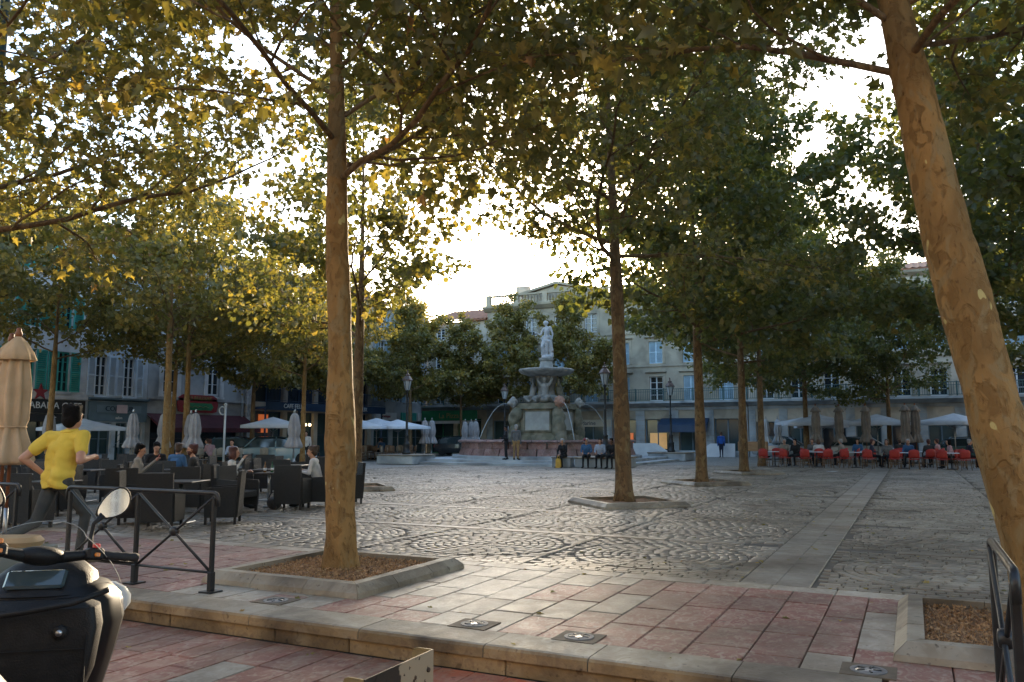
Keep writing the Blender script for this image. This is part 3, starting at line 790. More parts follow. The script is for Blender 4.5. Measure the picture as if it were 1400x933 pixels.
m_black = M('black_board', (.012, .012, .012), (.02, .02, .02), 2, .45)
m_burg = M('burgundy_canvas', (.085, .018, .026), (.06, .012, .02), 3, .85)
m_rail = M('green_iron', (.045, .11, .105), (.03, .08, .08), 6, .5)
m_txt = M('sign_lettering', (.75, .75, .72), (.7, .7, .68), 3, .6)
m_gold = M('gilt', (.35, .25, .10), (.3, .2, .08), 3, .5)
m_signred = M('sign_red', (.30, .03, .035), (.24, .02, .03), 3, .5)
m_signgreen = M('sign_green', (.03, .22, .10), (.02, .17, .07), 3, .5)
m_lit = M('lit_shop_window', (.85, .50, .20), (.7, .42, .18), 2.2, .5, emit=.06)
m_litred = M('lit_red_display', (1.0, .22, .06), (.9, .35, .12), 3, .5, emit=.06)
m_shopglass = M('shop_glass', (.03, .06, .065), (.06, .10, .10), .5, .1, spec=.8)

LX = -38.
# --- A: star cafe with teal shutters (facade runs along +Y, faces +X)
W = 8.5; z1, z2, z3 = (3.7, 5.7), (6.8, 8.6), (9.6, 11.)
def wins(cs, rows, wv=.62): return [(c - wv / 2, c + wv / 2, a, b_) for c in cs for a, b_ in rows]
cs = [1.2, 3.3, 5.35, 7.15]; opsU = wins(cs, (z1, z2, z3))
A = building('white cafe house with teal shutters and a red star above the sign', (LX, 19., 0), R(90), W, 12., opsU + [(.6, 3.6, 0, 2.6), (4.2, 8.1, 0, 2.6)], m_wwhite)
for o_ in opsU:
    window(A, *o_, m_teal); h = o_[3] - o_[2]
    shutter(A, o_[0] - .56, o_[2], .54, h, m_teal); shutter(A, o_[1] + .02, o_[2], .54, h, m_teal)
    trim(A, 'sill', m_wwhite, o_[0] - .1, o_[1] + .1, o_[2] - .12, o_[2], -.09, .05)
sg = trim(A, 'fascia', m_black, .2, 8.35, 2.62, 3.28, -.12, -.003)
text('HABANA CAFE', .46, m_txt, sg, (6.6, -.135, 2.98)); 
vb = trim(A, 'sign_board', m_black, 4.4, 8.2, 2.2, 2.58, -.3, -.24); text('Bar', .26, m_txt, vb, (6.5, -.31, 2.39)); text('Co', .26, m_txt, vb, (7.6, -.31, 2.39))
q = MB(); st = []
for k in range(10):
    a = PI / 2 + k * PI / 5; r = .42 if k % 2 == 0 else .17; st.append((5.9 + r * math.cos(a), 3.62 + r * math.sin(a)))
q.prism(st, -.2, -.14, 'y'); q.build('star', m_signred, A)
for a, b_ in ((.6, 3.6), (4.2, 8.1)): window(A, a, b_, .02, 2.58, m_black, (2, 2), .2, m_shopglass, 'shop_front')
trim(A, 'string_course', m_wwhite, 0, W, 3.32, 3.5, -.1, -.002)
# --- B: barber's pale blue house
W = 3.6; cs = [.75, 2.45]; opsU = wins(cs, ((3.6, 5.7), (6.8, 8.6), (9.5, 10.9)), .68)
B = building('narrow pale blue barber shop house with white framed windows', (LX, 27.52, 0), R(90), W, 11.6, opsU + [(.3, 1.5, .5, 2.2), (1.75, 2.5, 0, 2.2), (2.7, 3.4, .5, 2.2)], m_wblue)
for o_ in opsU:
    window(B, *o_, m_white); h = o_[3] - o_[2]
    shutter(B, o_[0] - .5, o_[2], .46, h, m_pblue); shutter(B, o_[1] + .04, o_[2], .46, h, m_pblue)
    trim(B, 'sill', m_pblue, o_[0] - .1, o_[1] + .1, o_[2] - .1, o_[2], -.09, .05)
sf = trim(B, 'shop_front_board', m_petrol, .05, 3.55, 2.25, 3.3, -.14, -.003)
fr_ = trim(B, 'sign_panel', M('petrol_panel', (.17, .25, .31), (.14, .21, .26), 2, .5), .45, 3.15, 2.72, 3.12, -.17, -.141)
text('COIFFEUR', .38, m_navy, fr_, (1.8, -.185, 2.92)); text('salon', .2, m_txt, sf, (1.8, -.15, 2.45))
pb = trim(B, 'paper_notice', M('pink_paper', (.62, .50, .52), (.55, .44, .47), 3, .8), 1.6, 2.25, 2.7, 3.14, -.215, -.205)
profile_trim(B, 'shop_cornice', m_petrol, 0, W, [(-.003, 3.32), (-.26, 3.42), (-.26, 3.5), (-.003, 3.5)])
for o_ in ((.3, 1.5, .5, 2.2), (1.75, 2.5, 0, 2.2), (2.7, 3.4, .5, 2.2)): window(B, *o_, m_petrol, (2, 2), .2, m_shopglass, 'shop_window')
q = MB(); pole = thing('barber_pole', 'striped barber pole beside the barber shop door', 'barber pole', (LX + .35, 29.2, 0))
q.lathe([(.05, .9), (.05, 2.0)], 12); q.build('pole', m_white, pole, True)
q = MB(); q.tube([(.054 * math.cos(a), .054 * math.sin(a), .95 + a * .05) for a in np.arange(0, 20, .5)], .012, 5); q.build('stripe', m_navy, pole)
MB().box((-.17, 0, 1.95), (.34, .03, .03)).build('bracket', m_iron, pole); MB().lathe([(.07, 2.0), (.075, 2.06), (.02, 2.14)], 12).build('cap', m_iron, pole, True)
MB().box((-.17, 0, .92), (.34, .03, .03)).build('bracket', m_iron, pole)
# --- C: bar brasserie
W = 7.3; cs = [1.35, 4.0, 5.6]; opsU = wins([1.5, 4.75], ((3.95, 5.9), (7., 8.8)), .95) + wins([1.5, 4.75], ((9.8, 11.2),), .95)
Cb = building('blue grey brasserie house with a burgundy awning and red and green sign', (LX, 31.14, 0), R(90), W, 12.4, opsU + [(.3, 6.9, 0, 2.75)], m_wgrey)
for o_ in opsU:
    window(Cb, *o_, m_white, (2, 3)); trim(Cb, 'surround', m_wwhite, o_[0] - .28, o_[0] - .01, o_[2] - .1, o_[3] + .15, -.05, -.003); trim(Cb, 'surround', m_wwhite, o_[1] + .01, o_[1] + .28, o_[2] - .1, o_[3] + .15, -.05, -.003)
    trim(Cb, 'sill', m_wwhite, o_[0] - .3, o_[1] + .3, o_[2] - .24, o_[2] - .11, -.12, .05)
profile_trim(Cb, 'string_course', m_wgrey, 0, W, [(-.003, 3.45), (-.16, 3.55), (-.16, 3.68), (-.003, 3.68)])
q = MB(); q.prism([(2.05, 2.92), (2.35, 2.86), (4.6, 2.86), (4.9, 2.92), (5.0, 3.35), (4.9, 3.75), (4.6, 3.9), (2.35, 3.9), (2.05, 3.75), (1.95, 3.35)], -.16, -.1, 'y')
sg = q.build('sign_board', m_signred, Cb); text('BAR BRASSERIE', .3, m_gold, sg, (3.5, -.175, 3.7), .01)
q = MB(); q.prism([(2.35, 3.2), (2.5, 3.0), (4.45, 3.0), (4.6, 3.2), (4.45, 3.42), (2.5, 3.42)], -.2, -.165, 'y'); gp = q.build('sign_panel', m_signgreen, Cb); 
q = MB(); q.tube([(2.7 + .12 * k, -.21, 3.2 + .05 * math.sin(k * 1.9)) for k in range(14)], .012, 4); q.build('script_line', m_gold, gp)
q = MB(); q.grid([[(x, -.05, 2.75), (x, -.75, 2.35), (x, -1.5, 1.95), (x, -1.52, 1.7)] for x in np.linspace(-.05, 7.25, 14)]); q.build('awning', m_burg, Cb)
q = MB(); [q.prism([(-.04, 2.70), (-1.5, 1.93), (-1.5, 1.72)], x, x + .02, 'x') for x in (-.06, 7.25)]; q.build('awning_cheek', m_burg, Cb)
q = MB(); q.tube([(6.95, -.12, 12), (6.95, -.12, 3.95), (7.0, -.14, 3.8), (7.0, -.14, 0)], .06, 8); q.build('drainpipe', m_wgrey, Cb, True)
window(Cb, .3, 6.9, .02, 2.7, m_black, (4, 2), .25, m_dark_glass, 'shop_front')
q = MB(); q.box((7.62, -.12, 3.2), (.5, .24, 6.4)); [q.box((7.62, -.15, z), (.6, .32, .12)) for z in (.3, 3.5, 6.2)]; q.build('pilaster', M('peeling_white', (.55, .56, .57), (.30, .31, .33), 6, .85, .5, 20), Cb)
# --- D: blue cafe with deep loggia, lanterns and navy balcony
W = 13.0; opsD = [(.3 + 3.15 * k, 3.05 + 3.15 * k, 0, 3.1) for k in range(4)] + [(.3 + 3.15 * k, 3.05 + 3.15 * k, 3.7, 6.1) for k in range(4)]; opsU = wins([1.6, 4.7, 7.9, 11.1], ((7.2, 9.2), (10, 11.5)), 1.0)
D = building('cafe house with navy balcony, dark loggia and pink lanterns', (LX, 38.98, 0), R(90), W, 12.2, opsD + opsU, m_wcream)
for o_ in opsU: window(D, *o_, m_sblue); shutter(D, o_[0] - .5, o_[2], .48, o_[3] - o_[2], m_sblue); shutter(D, o_[1] + .02, o_[2], .48, o_[3] - o_[2], m_sblue)
for o_ in opsD: window(D, *o_, m_navy, (2, 2), .28, m_dark_glass if o_[2] > 1 else m_shopglass, 'cafe_front')
q = MB(); q.box((6.5, -.65, 3.28), (13, 1.3, .16)); slab_o = q.build('balcony', m_navy, D)
q = MB(); q.box((6.5, -1.31, 3.42), (13, .04, .52)); bd = q.build('sign_band', m_navy, slab_o)
text('CAFE FELIX', .40, m_txt, bd, (2.6, -1.345, 3.42)); text('CAFE FELIX', .40, m_txt, bd, (9.6, -1.345, 3.42))
q = MB(); q.box((6.5, -1.28, 4.55), (13, .05, .05)); q.box((6.5, -1.28, 3.76), (13, .04, .04))
for k in range(105): q.box((.1 + k * .123, -1.28, 4.15), (.018, .018, .78))
q.build('railing', m_navy, slab_o)
for k in range(6):
    ln = thing('paper_lantern', 'round pink paper lantern hanging above the navy cafe balcony', 'lantern', (LX + .9, 39.9 + k * 1.15, 5.35), 0, 'pink lanterns along the cafe balcony')
    MB().ell((0, 0, 0), (.16, .16, .14), 12, 8).build('shade', M('pink_paper_shade', (.75, .30, .34), (.8, .45, .45), 5, .7, emit=.12), ln, True)
    MB().tube([(0, 0, .13), (0, 0, .86)], .006, 4).build('cord', m_iron, ln)
q = MB(); q.box((6.5, -.75, 6.25), (13, 1.5, .1)); q.build('loggia_roof', m_teal if 0 else m_petrol, D)
for k in range(5):
    q = MB(); q.lathe([(.10, .0), (.10, .15), (.07, .2), (.065, 3.1), (.09, 3.18)], 10, (.15 + 3.15 * k, -1.15, 0)); q.build('column', m_navy, D, True)
for k, x in enumerate((4.9, 5.35)):
    wl = thing('wall_lamp', 'small glowing globe lamp under the navy cafe balcony', 'lamp', (LX + .35, 38.98 + x, 2.25), 0, 'globe lamps on the cafe wall')
    MB().ell((0, 0, 0), (.1, .1, .1), 10, 7).build('globe', M('lamp_globe', (1, .75, .4), (1, .8, .5), 3, .5, emit=1.6), wl, True); MB().box((-.17, 0, 0), (.2, .03, .03)).build('arm', m_iron, wl)
trim(D, 'lit_panel', m_litred, 1.0, 1.9, 1.7, 2.9, .24, .25)
# --- E: grey house up to the corner
W = 8.2; opsU = wins([1.2, 3.6, 6.2], ((4.25, 6.4), (7.3, 9.1), (10., 11.2)), .95); opsG = [(.3, 2.5, 0, 2.7), (2.9, 5.1, 0, 2.7), (5.5, 7.6, 0, 2.7)]
Eb = building('grey house in the corner with white and turquoise shop signs', (LX, 52.02, 0), R(90), W, 11.9, opsU + opsG, m_wgrey)
for o_ in opsU: window(Eb, *o_, m_white); shutter(Eb, o_[0] - .5, o_[2], .48, o_[3] - o_[2], m_sblue); shutter(Eb, o_[1] + .02, o_[2], .48, o_[3] - o_[2], m_sblue)
for o_ in opsG: window(Eb, *o_, m_petrol, (2, 2), .2, m_shopglass, 'shop_window')
s1 = trim(Eb, 'shop_sign', m_white, .3, 3.2, 2.75, 3.35, -.15, -.003); text('boutique', .35, m_signred, s1, (1.7, -.165, 3.05))
trim(Eb, 'shop_sign', m_teal, 4.0, 6.2, 2.75, 3.4, -.15, -.003); trim(Eb, 'shop_sign', m_white, 6.4, 7.8, 2.75, 3.4, -.15, -.003)

# ---- end row along Y = 60, faces -Y
EY = 60.
def balcony(par, x0, x1, z=4.0, out=1.0, gaps=.14):
    o = profile_trim(par, 'balcony', m_warc, x0, x1, [(-.003, z - .35), (-.25, z - .3), (-out, z - .08), (-out, z + .06), (-.003, z + .06)])
    q = MB(); L = x1 - x0
    q.box(((x0 + x1) / 2, -out + .08, z + .96), (L, .06, .05)); q.box(((x0 + x1) / 2, -out + .08, z + .16), (L, .04, .04)); q.box(((x0 + x1) / 2, -out + .08, z + .78), (L, .03, .03))
    for k in range(int(L / gaps)): q.box((x0 + .05 + k * gaps, -out + .08, z + .55), (.028, .028, .8))
    for k in range(int(L / 2.2) + 1): q.box((x0 + .05 + k * 2.2, -out + .08, z + .55), (.09, .07, .95))
    q.build('railing', m_rail, o); return o
def surround(par, o_, mat, ped=False):
    a, b_, c, d = o_
    trim(par, 'surround', mat, a - .2, a - .004, c, d + .18, -.06, -.003); trim(par, 'surround', mat, b_ + .004, b_ + .2, c, d + .18, -.06, -.003); trim(par, 'surround', mat, a, b_, d + .004, d + .18, -.06, -.003)
    if ped: profile_trim(par, 'hood', mat, a - .3, b_ + .3, [(-.003, d + .24), (-.22, d + .32), (-.22, d + .4), (-.003, d + .4)])
def rusticate(par, ops, W, z1, mat):
    """ground-floor ashlar: courses of separate blocks between the openings"""
    xs = [0.] + [v for o_ in sorted(ops) for v in (o_[0], o_[1])] + [W]
    big = []
    for i in range(0, len(xs), 2):
        a, b_ = xs[i], xs[i + 1]
        if b_ - a < .15: continue
        z = 0.; r = 0
        while z < z1 - .2:
            n = max(1, round((b_ - a) / .7)); off = (b_ - a) / n
            for k in range(n): big.append((a + off * k, a + off * (k + 1), z, z + .36))
            z += .38; r += 1
    zt = z1
    me = MB().box((0, 0, 0), (1, 1, 1), None, .04).mesh('ashlar_block', mat)
    for a, b_, c, d in big[:300]: obj('ashlar_block', me, par, ((a + b_) / 2, -.035, (c + d) / 2), None, (b_ - a - .025, .07, d - c))
# F cream house with pizza sign
opsU = wins([1.3, 4.0], ((4.2, 6.3), (7.3, 9.0)), 1.0) + wins([1.3, 4.0], ((9.8, 10.8),), .9); opsG = [(.4, 2.7, 0, 2.9), (3.1, 5.4, 0, 2.9)]
Fb = building('cream house with green pizza sign at the far corner', (-37.95, EY, 0), 0, 5.9, 11.3, opsU + opsG, m_wcream)
for o_ in opsU: window(Fb, *o_, m_white); surround(Fb, o_, m_wstone)
for o_ in opsG: window(Fb, *o_, m_signgreen, (2, 2), .2, m_shopglass, 'shop_window')
bal = balcony(Fb, 0, 5.9)
sg = trim(Fb, 'shop_sign', m_signgreen, .2, 5.6, 2.75, 3.6, -1.15, -1.05); text('La Pizza', .62, m_gold, sg, (2.9, -1.165, 3.15))
trim(Fb, 'sign_valance', m_white, .2, 5.6, 2.5, 2.72, -1.13, -1.1); trim(Fb, 'sign_soffit', m_white, .2, 5.6, 2.74, 2.75, -1.05, -.02)
# G grand stone house with attic balustrade and pediment
W = 21.4; cs = [1.5 + 2.63 * k for k in range(8)]
r1, r2, r3 = (4.12, 6.0), (7.0, 8.7), (9.7, 11.2); opsU = wins(cs, (r1, r2, r3), 1.05); opsG = [(c - .95, c + .95, 0, 2.75) for c in cs]
Gb = building('grand stone house with long green balcony, roof balustrade and pediment behind the fountain', (-32.0, EY, 0), 0, W, 12.1, opsU + opsG, m_wstone, 10, 0)
rusticate(Gb, opsG, W, 3.4, m_warc)
trim(Gb, 'entablature', m_warc, 0, W, 3.42, 3.62, -.1, -.003)
for i, o_ in enumerate(opsU):
    surround(Gb, o_, m_wstone, o_[2] < 9)
    if (i % 3) < 2 and (i * 7) % 5 != 0: shutter(Gb, o_[0], o_[2], (o_[1] - o_[0]) / 2, o_[3] - o_[2], m_sblue, .1); shutter(Gb, (o_[0] + o_[1]) / 2, o_[2], (o_[1] - o_[0]) / 2, o_[3] - o_[2], m_sblue, .1)
    else: window(Gb, *o_, m_white)
for i, o_ in enumerate(opsG):
    lit = {1: m_lit, 4: m_litred, 5: m_lit}.get(i)
    wdw = window(Gb, *o_, m_petrol, (2, 1), .3, m_shopglass, 'shop_window')
    if lit: trim(Gb, 'shop_display', lit, o_[0] + .3, o_[1] - .3, .5, 1.7, .27, .3)
sg = trim(Gb, 'shop_sign', M('cream_sign', (.55, .52, .42), (.5, .47, .38), 2, .6), 6.6, 11.0, 2.2, 2.74, -.18, -.08); text('Mandarine', .46, m_navy, sg, (8.8, -.19, 2.47))
q = MB(); q.grid([[(x, -.1, 2.8), (x, -1.1, 2.3), (x, -1.12, 1.75)] for x in np.linspace(15.0, 18.6, 8)]); q.build('awning', m_navy, Gb)
q = MB(); [q.prism([(-.09, 2.78), (-1.1, 2.28), (-1.1, 1.78)], x, x + .02, 'x') for x in (14.98, 18.6)]; q.build('awning_cheek', m_navy, Gb)
balcony(Gb, .02, W - .02)
trim(Gb, 'string_course', m_wstone, 0, W, 6.75, 6.9, -.09, -.003); trim(Gb, 'string_course', m_wstone, 0, W, 9.35, 9.5, -.09, -.003)
profile_trim(Gb, 'cornice', m_wstone, -.2, W + .2, [(-.003, 11.9), (-.2, 11.95), (-.55, 12.2), (-.6, 12.36), (.2, 12.36), (.2, 12.1)])
q = MB(); q.box((W / 2, -.1, 13.22), (W, .3, .14)); q.box((W / 2, -.1, 12.44), (W, .3, .14))
for k in range(int(W / .28)): q.lathe([(.05, 12.5), (.08, 12.68), (.04, 12.95), (.07, 13.15)], 6, (.15 + k * .28, -.1, 0))
for k in range(9): q.box((.2 + k * (W - .4) / 8, -.1, 12.85), (.42, .36, .95))
q.build('roof_balustrade', m_wstone, Gb)
q = MB(); q.prism([(3.0, 12.6), (9.4, 12.6), (9.4, 13.2), (6.2, 13.9), (3.0, 13.2)], .6, 3.0, 'y'); q.prism([(2.7, 13.22), (6.2, 14.0), (9.7, 13.22), (9.7, 13.42), (6.2, 14.22), (2.7, 13.42)], .35, 3.2, 'y'); q.build('pediment_attic', m_wstone, Gb)
for x in (1.5, 12.5, 18.5): MB().box((x, 4, 13.4), (1.1, .7, 2.6)).build('chimney', m_wcream, Gb)
MB().box((W / 2, 5, 12.2), (W - .1, 9.6, .2)).build('roof', m_tile, Gb)
# flights of steps and white ramp walls before the shops
stp = thing('entrance_steps', 'long stone steps with white ramp walls before the stone house shops', 'steps', (-32.0 + 11.6, EY - 1.15, 0))
for k in range(3): MB().box((4.6, -.6 + k * .3, .07 + .14 * k), (9.6, .3, .14)).build('step', m_warc, stp)
for xa, xb, sgn in ((1.0, 4.4, 1), (6.6, 9.2, -1)):
    q = MB(); h0, h1 = (.95, .95); 
    pr = [(xa, 0), (xb, 0), (xb, .35 if sgn > 0 else .95), (xb - .9 if sgn > 0 else xa + .9, .95), (xa, .95 if sgn > 0 else .35)]
    q.prism(pr, -.95, -.78, 'y'); q.build('ramp_wall', m_white, stp)
# H cream house with white mullioned windows
W = 24.; cs = [1.3 + 2.2 * k for k in range(11)]; opsU = wins(cs, ((4.12, 5.95), (7.3, 9.0), (10, 11.4)), 1.05); opsG = [(c * 1.0 - .8, c + .8, 0, 2.5) for c in cs[::1]]
Hb = building('long cream house with white mullioned windows above the parasol terrace', (-10.55, EY, 0), 0, W, 12.6, opsU + opsG, m_wcream, 9, 1.4)
rusticate(Hb, opsG, W, 3.4, m_warc)
trim(Hb, 'entablature', m_warc, 0, W, 3.42, 3.62, -.1, -.003)
for i, o_ in enumerate(opsU):
    surround(Hb, o_, m_wstone, o_[2] < 5)
    if o_[2] > 6 and i % 3 == 1: shutter(Hb, o_[0], o_[2], .52, o_[3] - o_[2], m_sblue, .1); shutter(Hb, o_[0] + .53, o_[2], .52, o_[3] - o_[2], m_sblue, .1)
    else: window(Hb, *o_, m_white)
for i, o_ in enumerate(opsG): window(Hb, *o_, m_petrol, (2, 1), .3, m_shopglass if i % 2 else m_dark_glass, 'shop_window')
trim(Hb, 'shop_display', m_lit, 1.9, 2.8, .6, 1.3, .27, .3)
balcony(Hb, .02, W - .02)
trim(Hb, 'string_course', m_wstone, 0, W, 6.75, 6.9, -.09, -.003)
profile_trim(Hb, 'cornice', m_wstone, -.1, W + .1, [(-.003, 12.2), (-.4, 12.45), (-.45, 12.6), (-.003, 12.6)])
# house along the right side, beyond the terrace
ops = wins([3, 7, 11, 15, 19, 23, 27, 31, 35], ((4.1, 6), (7.2, 9)), 1.05) + [(1.5 + 4 * k, 4.5 + 4 * k, 0, 2.7) for k in range(9)]
Ib = building('cream house closing the right side of the square', (20.5, 59.8, 0), R(-90), 40, 12.2, ops, m_wcream)
for o_ in ops: window(Ib, *o_, m_white if o_[2] > 1 else m_petrol)

# houses across the street behind the standpoint: sunlit fronts that throw warm light back on the square
for x0, W, mat_, lb in ((-34, 16, wall_m('render_ochre', (.62, .46, .26), (.54, .40, .22)), 'ochre house across the street'), (-17.9, 17, m_wcream, 'cream house across the street'), (-.8, 17, wall_m('render_apricot', (.64, .44, .26), (.56, .38, .22)), 'apricot house across the street'), (16.3, 16, m_wcream, 'cream house across the street at the far bend')):
    ops = wins(np.arange(1.6, W - 1, 2.5).tolist(), ((4., 6), (7, 8.8)), 1.0) + [(k + .4, k + 2.8, 0, 2.7) for k in np.arange(.4, W - 3, 3.2)]
    t = building(lb + ' with open shop fronts', (x0 + W, -9, 0), R(180), W, 11.5, ops, mat_)
    for o_ in ops: window(t, *o_, m_white if o_[2] > 1 else m_petrol)
# ================================================================== FIGURES (one continuous remeshed surface each)
WS = bpy.data.scenes.new('workbench')      # scratch scene, removed at the end
def remesh(q, name, voxel, smooth_it=3):
    me = q.mesh('tmp', m_white, fix=False); o = bpy.data.objects.new('tmp', me); WS.collection.objects.link(o)
    md = o.modifiers.new('r', 'REMESH'); md.mode = 'VOXEL'; md.voxel_size = voxel; md.adaptivity = 0
    if smooth_it:
        sm = o.modifiers.new('s', 'SMOOTH'); sm.iterations = smooth_it; sm.factor = .5
    vl = WS.view_layers[0]; vl.update(); dg = vl.depsgraph
    out = bpy.data.meshes.new_from_object(o.evaluated_get(dg))
    bpy.data.objects.remove(o); bpy.data.meshes.remove(me); out.name = name; out.materials.clear()
    out.polygons.foreach_set('use_smooth', [True] * len(out.polygons)); return out
class Fig:
    """tapered capsules and ellipsoids, each with a region; remeshed to one skin"""
    def __init__(s): s.q = MB(); s.caps = []
    def cap(s, a, ra, b, rb, reg, n=10):
        a, b = Vector(a), Vector(b); d = b - a
        if d.length < 1e-5: d = Vector((0, 0, 1e-4)); b = a + d
        u = d.normalized(); pts = []; rr = []
        for t in (-.95, -.7, -.35): pts.append(a + u * ra * t); rr.append(ra * math.sqrt(1 - t * t))
        for t in (0, .5, 1): pts.append(a.lerp(b, t)); rr.append(ra + (rb - ra) * t)
        for t in (.35, .7, .95): pts.append(b + u * rb * t); rr.append(rb * math.sqrt(1 - t * t))
        s.q.tube(pts, rr, n); s.caps.append((a, b, ra, rb, reg)); return s
    def ell(s, c, r, reg, rot=None):
        s.q.ell(c, r, 14, 10, rot); c = Vector(c); m = sum(r) / 3; s.caps.append((c, c + Vector((0, 0, 1e-4)), m, m, reg)); return s
    def build(s, name, voxel, mats, parent=None, smooth_it=3):
        regs = list(mats); me = remesh(s.q, name, voxel, smooth_it)
        for r in regs: me.materials.append(mats[r])
        n = len(me.polygons); c = np.empty(n * 3); me.polygons.foreach_get('center', c); c = c.reshape(-1, 3)
        best = np.full(n, 1e9); idx = np.zeros(n, np.int32)
        for a, b, ra, rb, reg in s.caps:
            if reg not in regs: reg = {'hair': 'skin', 'hand': 'skin', 'sole': 'shoe'}.get(reg, regs[0])
            a, b = np.array(a), np.array(b); d = b - a; t = np.clip(((c - a) @ d) / (d @ d), 0, 1)
            dist = np.linalg.norm(c - a - t[:, None] * d, axis=1) / (ra + (rb - ra) * t)
            m = dist < best; best[m] = dist[m]; idx[m] = regs.index(reg)
        me.polygons.foreach_set('material_index', idx); me.update()
        return obj(name, me, parent)
def head(F, c, yaw=0., pitch=0., s=1., ear=True, beard=False):
    """skull, jaw, nose, brow, ears about c (centre of the skull); faces +Y turned by yaw"""
    mt = Matrix.Rotation(yaw, 3, 'Z') @ Matrix.Rotation(pitch, 3, 'X'); c = Vector(c)
    P = lambda x, y, z: c + mt @ (Vector((x, y, z)) * s)
    rot = tuple(mt.to_euler())
    F.ell(P(0, -.01, .02), (.074 * s, .094 * s, .098 * s), 'skin', rot)
    F.ell(P(0, .022, -.055), (.056 * s, .066 * s, .068 * s), 'beard' if beard else 'skin', rot)
    F.cap(P(0, .085, .015), .010 * s, P(0, .105, -.022), .015 * s, 'skin', 6)
    F.cap(P(-.035, .077, .03), .014 * s, P(.035, .077, .03), .014 * s, 'skin', 6)
    F.cap(P(-.02, .082, -.06), .010 * s, P(.02, .082, -.06), .010 * s, 'lip', 6)
    for e in (-1, 1):
        if ear: F.cap(P(.076 * e, -.01, .015), .014 * s, P(.078 * e, -.012, -.02), .011 * s, 'skin', 6)
        F.cap(P(.031 * e, .083, .006), .009 * s, P(.031 * e, .084, .006), .009 * s, 'eye', 6)
def hair(par, c, mat, yaw=0., pitch=0., s=1., kind='short', voxel=.016):
    F = Fig(); mt = Matrix.Rotation(yaw, 3, 'Z') @ Matrix.Rotation(pitch, 3, 'X'); c = Vector(c)
    P = lambda x, y, z: c + mt @ (Vector((x, y, z)) * s)
    rot = tuple(mt.to_euler())
    F.ell(P(0, -.03, .048), (.085 * s, .098 * s, .084 * s), 'h', rot); F.ell(P(0, -.058, -.012), (.08 * s, .062 * s, .092 * s), 'h', rot)
    for e in (-1, 1): F.ell(P(.068 * e, -.03, .0), (.018 * s, .045 * s, .05 * s), 'h', rot)
    for k in range(10):
        a = k * .63; F.ell(P(.055 * math.cos(a), -.03 + .065 * math.sin(a), .095 + .012 * math.sin(k * 2.1)), (.034 * s, .036 * s, .026 * s), 'h', rot)
    gh = random.Random(int(abs(c.x * 997 + c.z * 331)))
    for k in range(26):
        a = gh.uniform(0, 6.28); b_ = gh.uniform(.1, 1.5); v = Vector((math.cos(a) * math.cos(b_) * .078, -.03 + math.sin(a) * math.cos(b_) * .088, .05 + math.sin(b_) * .078))
        if v.y > .03 and v.z < .09: continue
        F.cap(P(*v), .016 * s, P(v.x * 1.12 + gh.uniform(-.02, .02), v.y * 1.1 + .012, v.z - .02), .009 * s, 'h', 6)
    if kind == 'bob':
        F.ell(P(0, -.055, -.05), (.095 * s, .07 * s, .11 * s), 'h', rot)
        for e in (-1, 1): F.ell(P(.07 * e, -.01, -.05), (.03 * s, .055 * s, .10 * s), 'h', rot)
    return F.build('hair', voxel, {'h': mat}, par, 2)
def hand(F, w, d, up=(0, 0, 1), s=1., curl=.5, side=1):
    """palm and five bent fingers from wrist w along d"""
    w, d = Vector(w), Vector(d).normalized(); n = Vector(up); n = (n - d * n.dot(d)).normalized(); sd = d.cross(n) * side
    F.cap(w, .026 * s, w + d * .07 * s, .033 * s, 'hand', 8); F.cap(w + d * .05 * s + sd * .02 * s, .02 * s, w + d * .075 * s - sd * .022 * s, .018 * s, 'hand', 8)
    for k, L in enumerate((.072, .080, .074, .058)):
        b = w + d * .085 * s + sd * (.028 - .019 * k) * s; m = b + (d * (1 - curl * .5) - n * curl * .6).normalized() * L * .5 * s
        e = m + (d * (1 - curl * 1.1) - n * curl).normalized() * L * .5 * s
        F.cap(b, .0095 * s, m, .009 * s, 'hand', 6); F.cap(m, .009 * s, e, .0075 * s, 'hand', 6)
    t0 = w + d * .03 * s + sd * .028 * s; t1 = t0 + (sd * .7 + d * .6).normalized() * .038 * s; F.cap(t0, .012 * s, t1, .011 * s, 'hand', 6); F.cap(t1, .011 * s, t1 + (d - n * .4).normalized() * .03 * s, .009 * s, 'hand', 6)
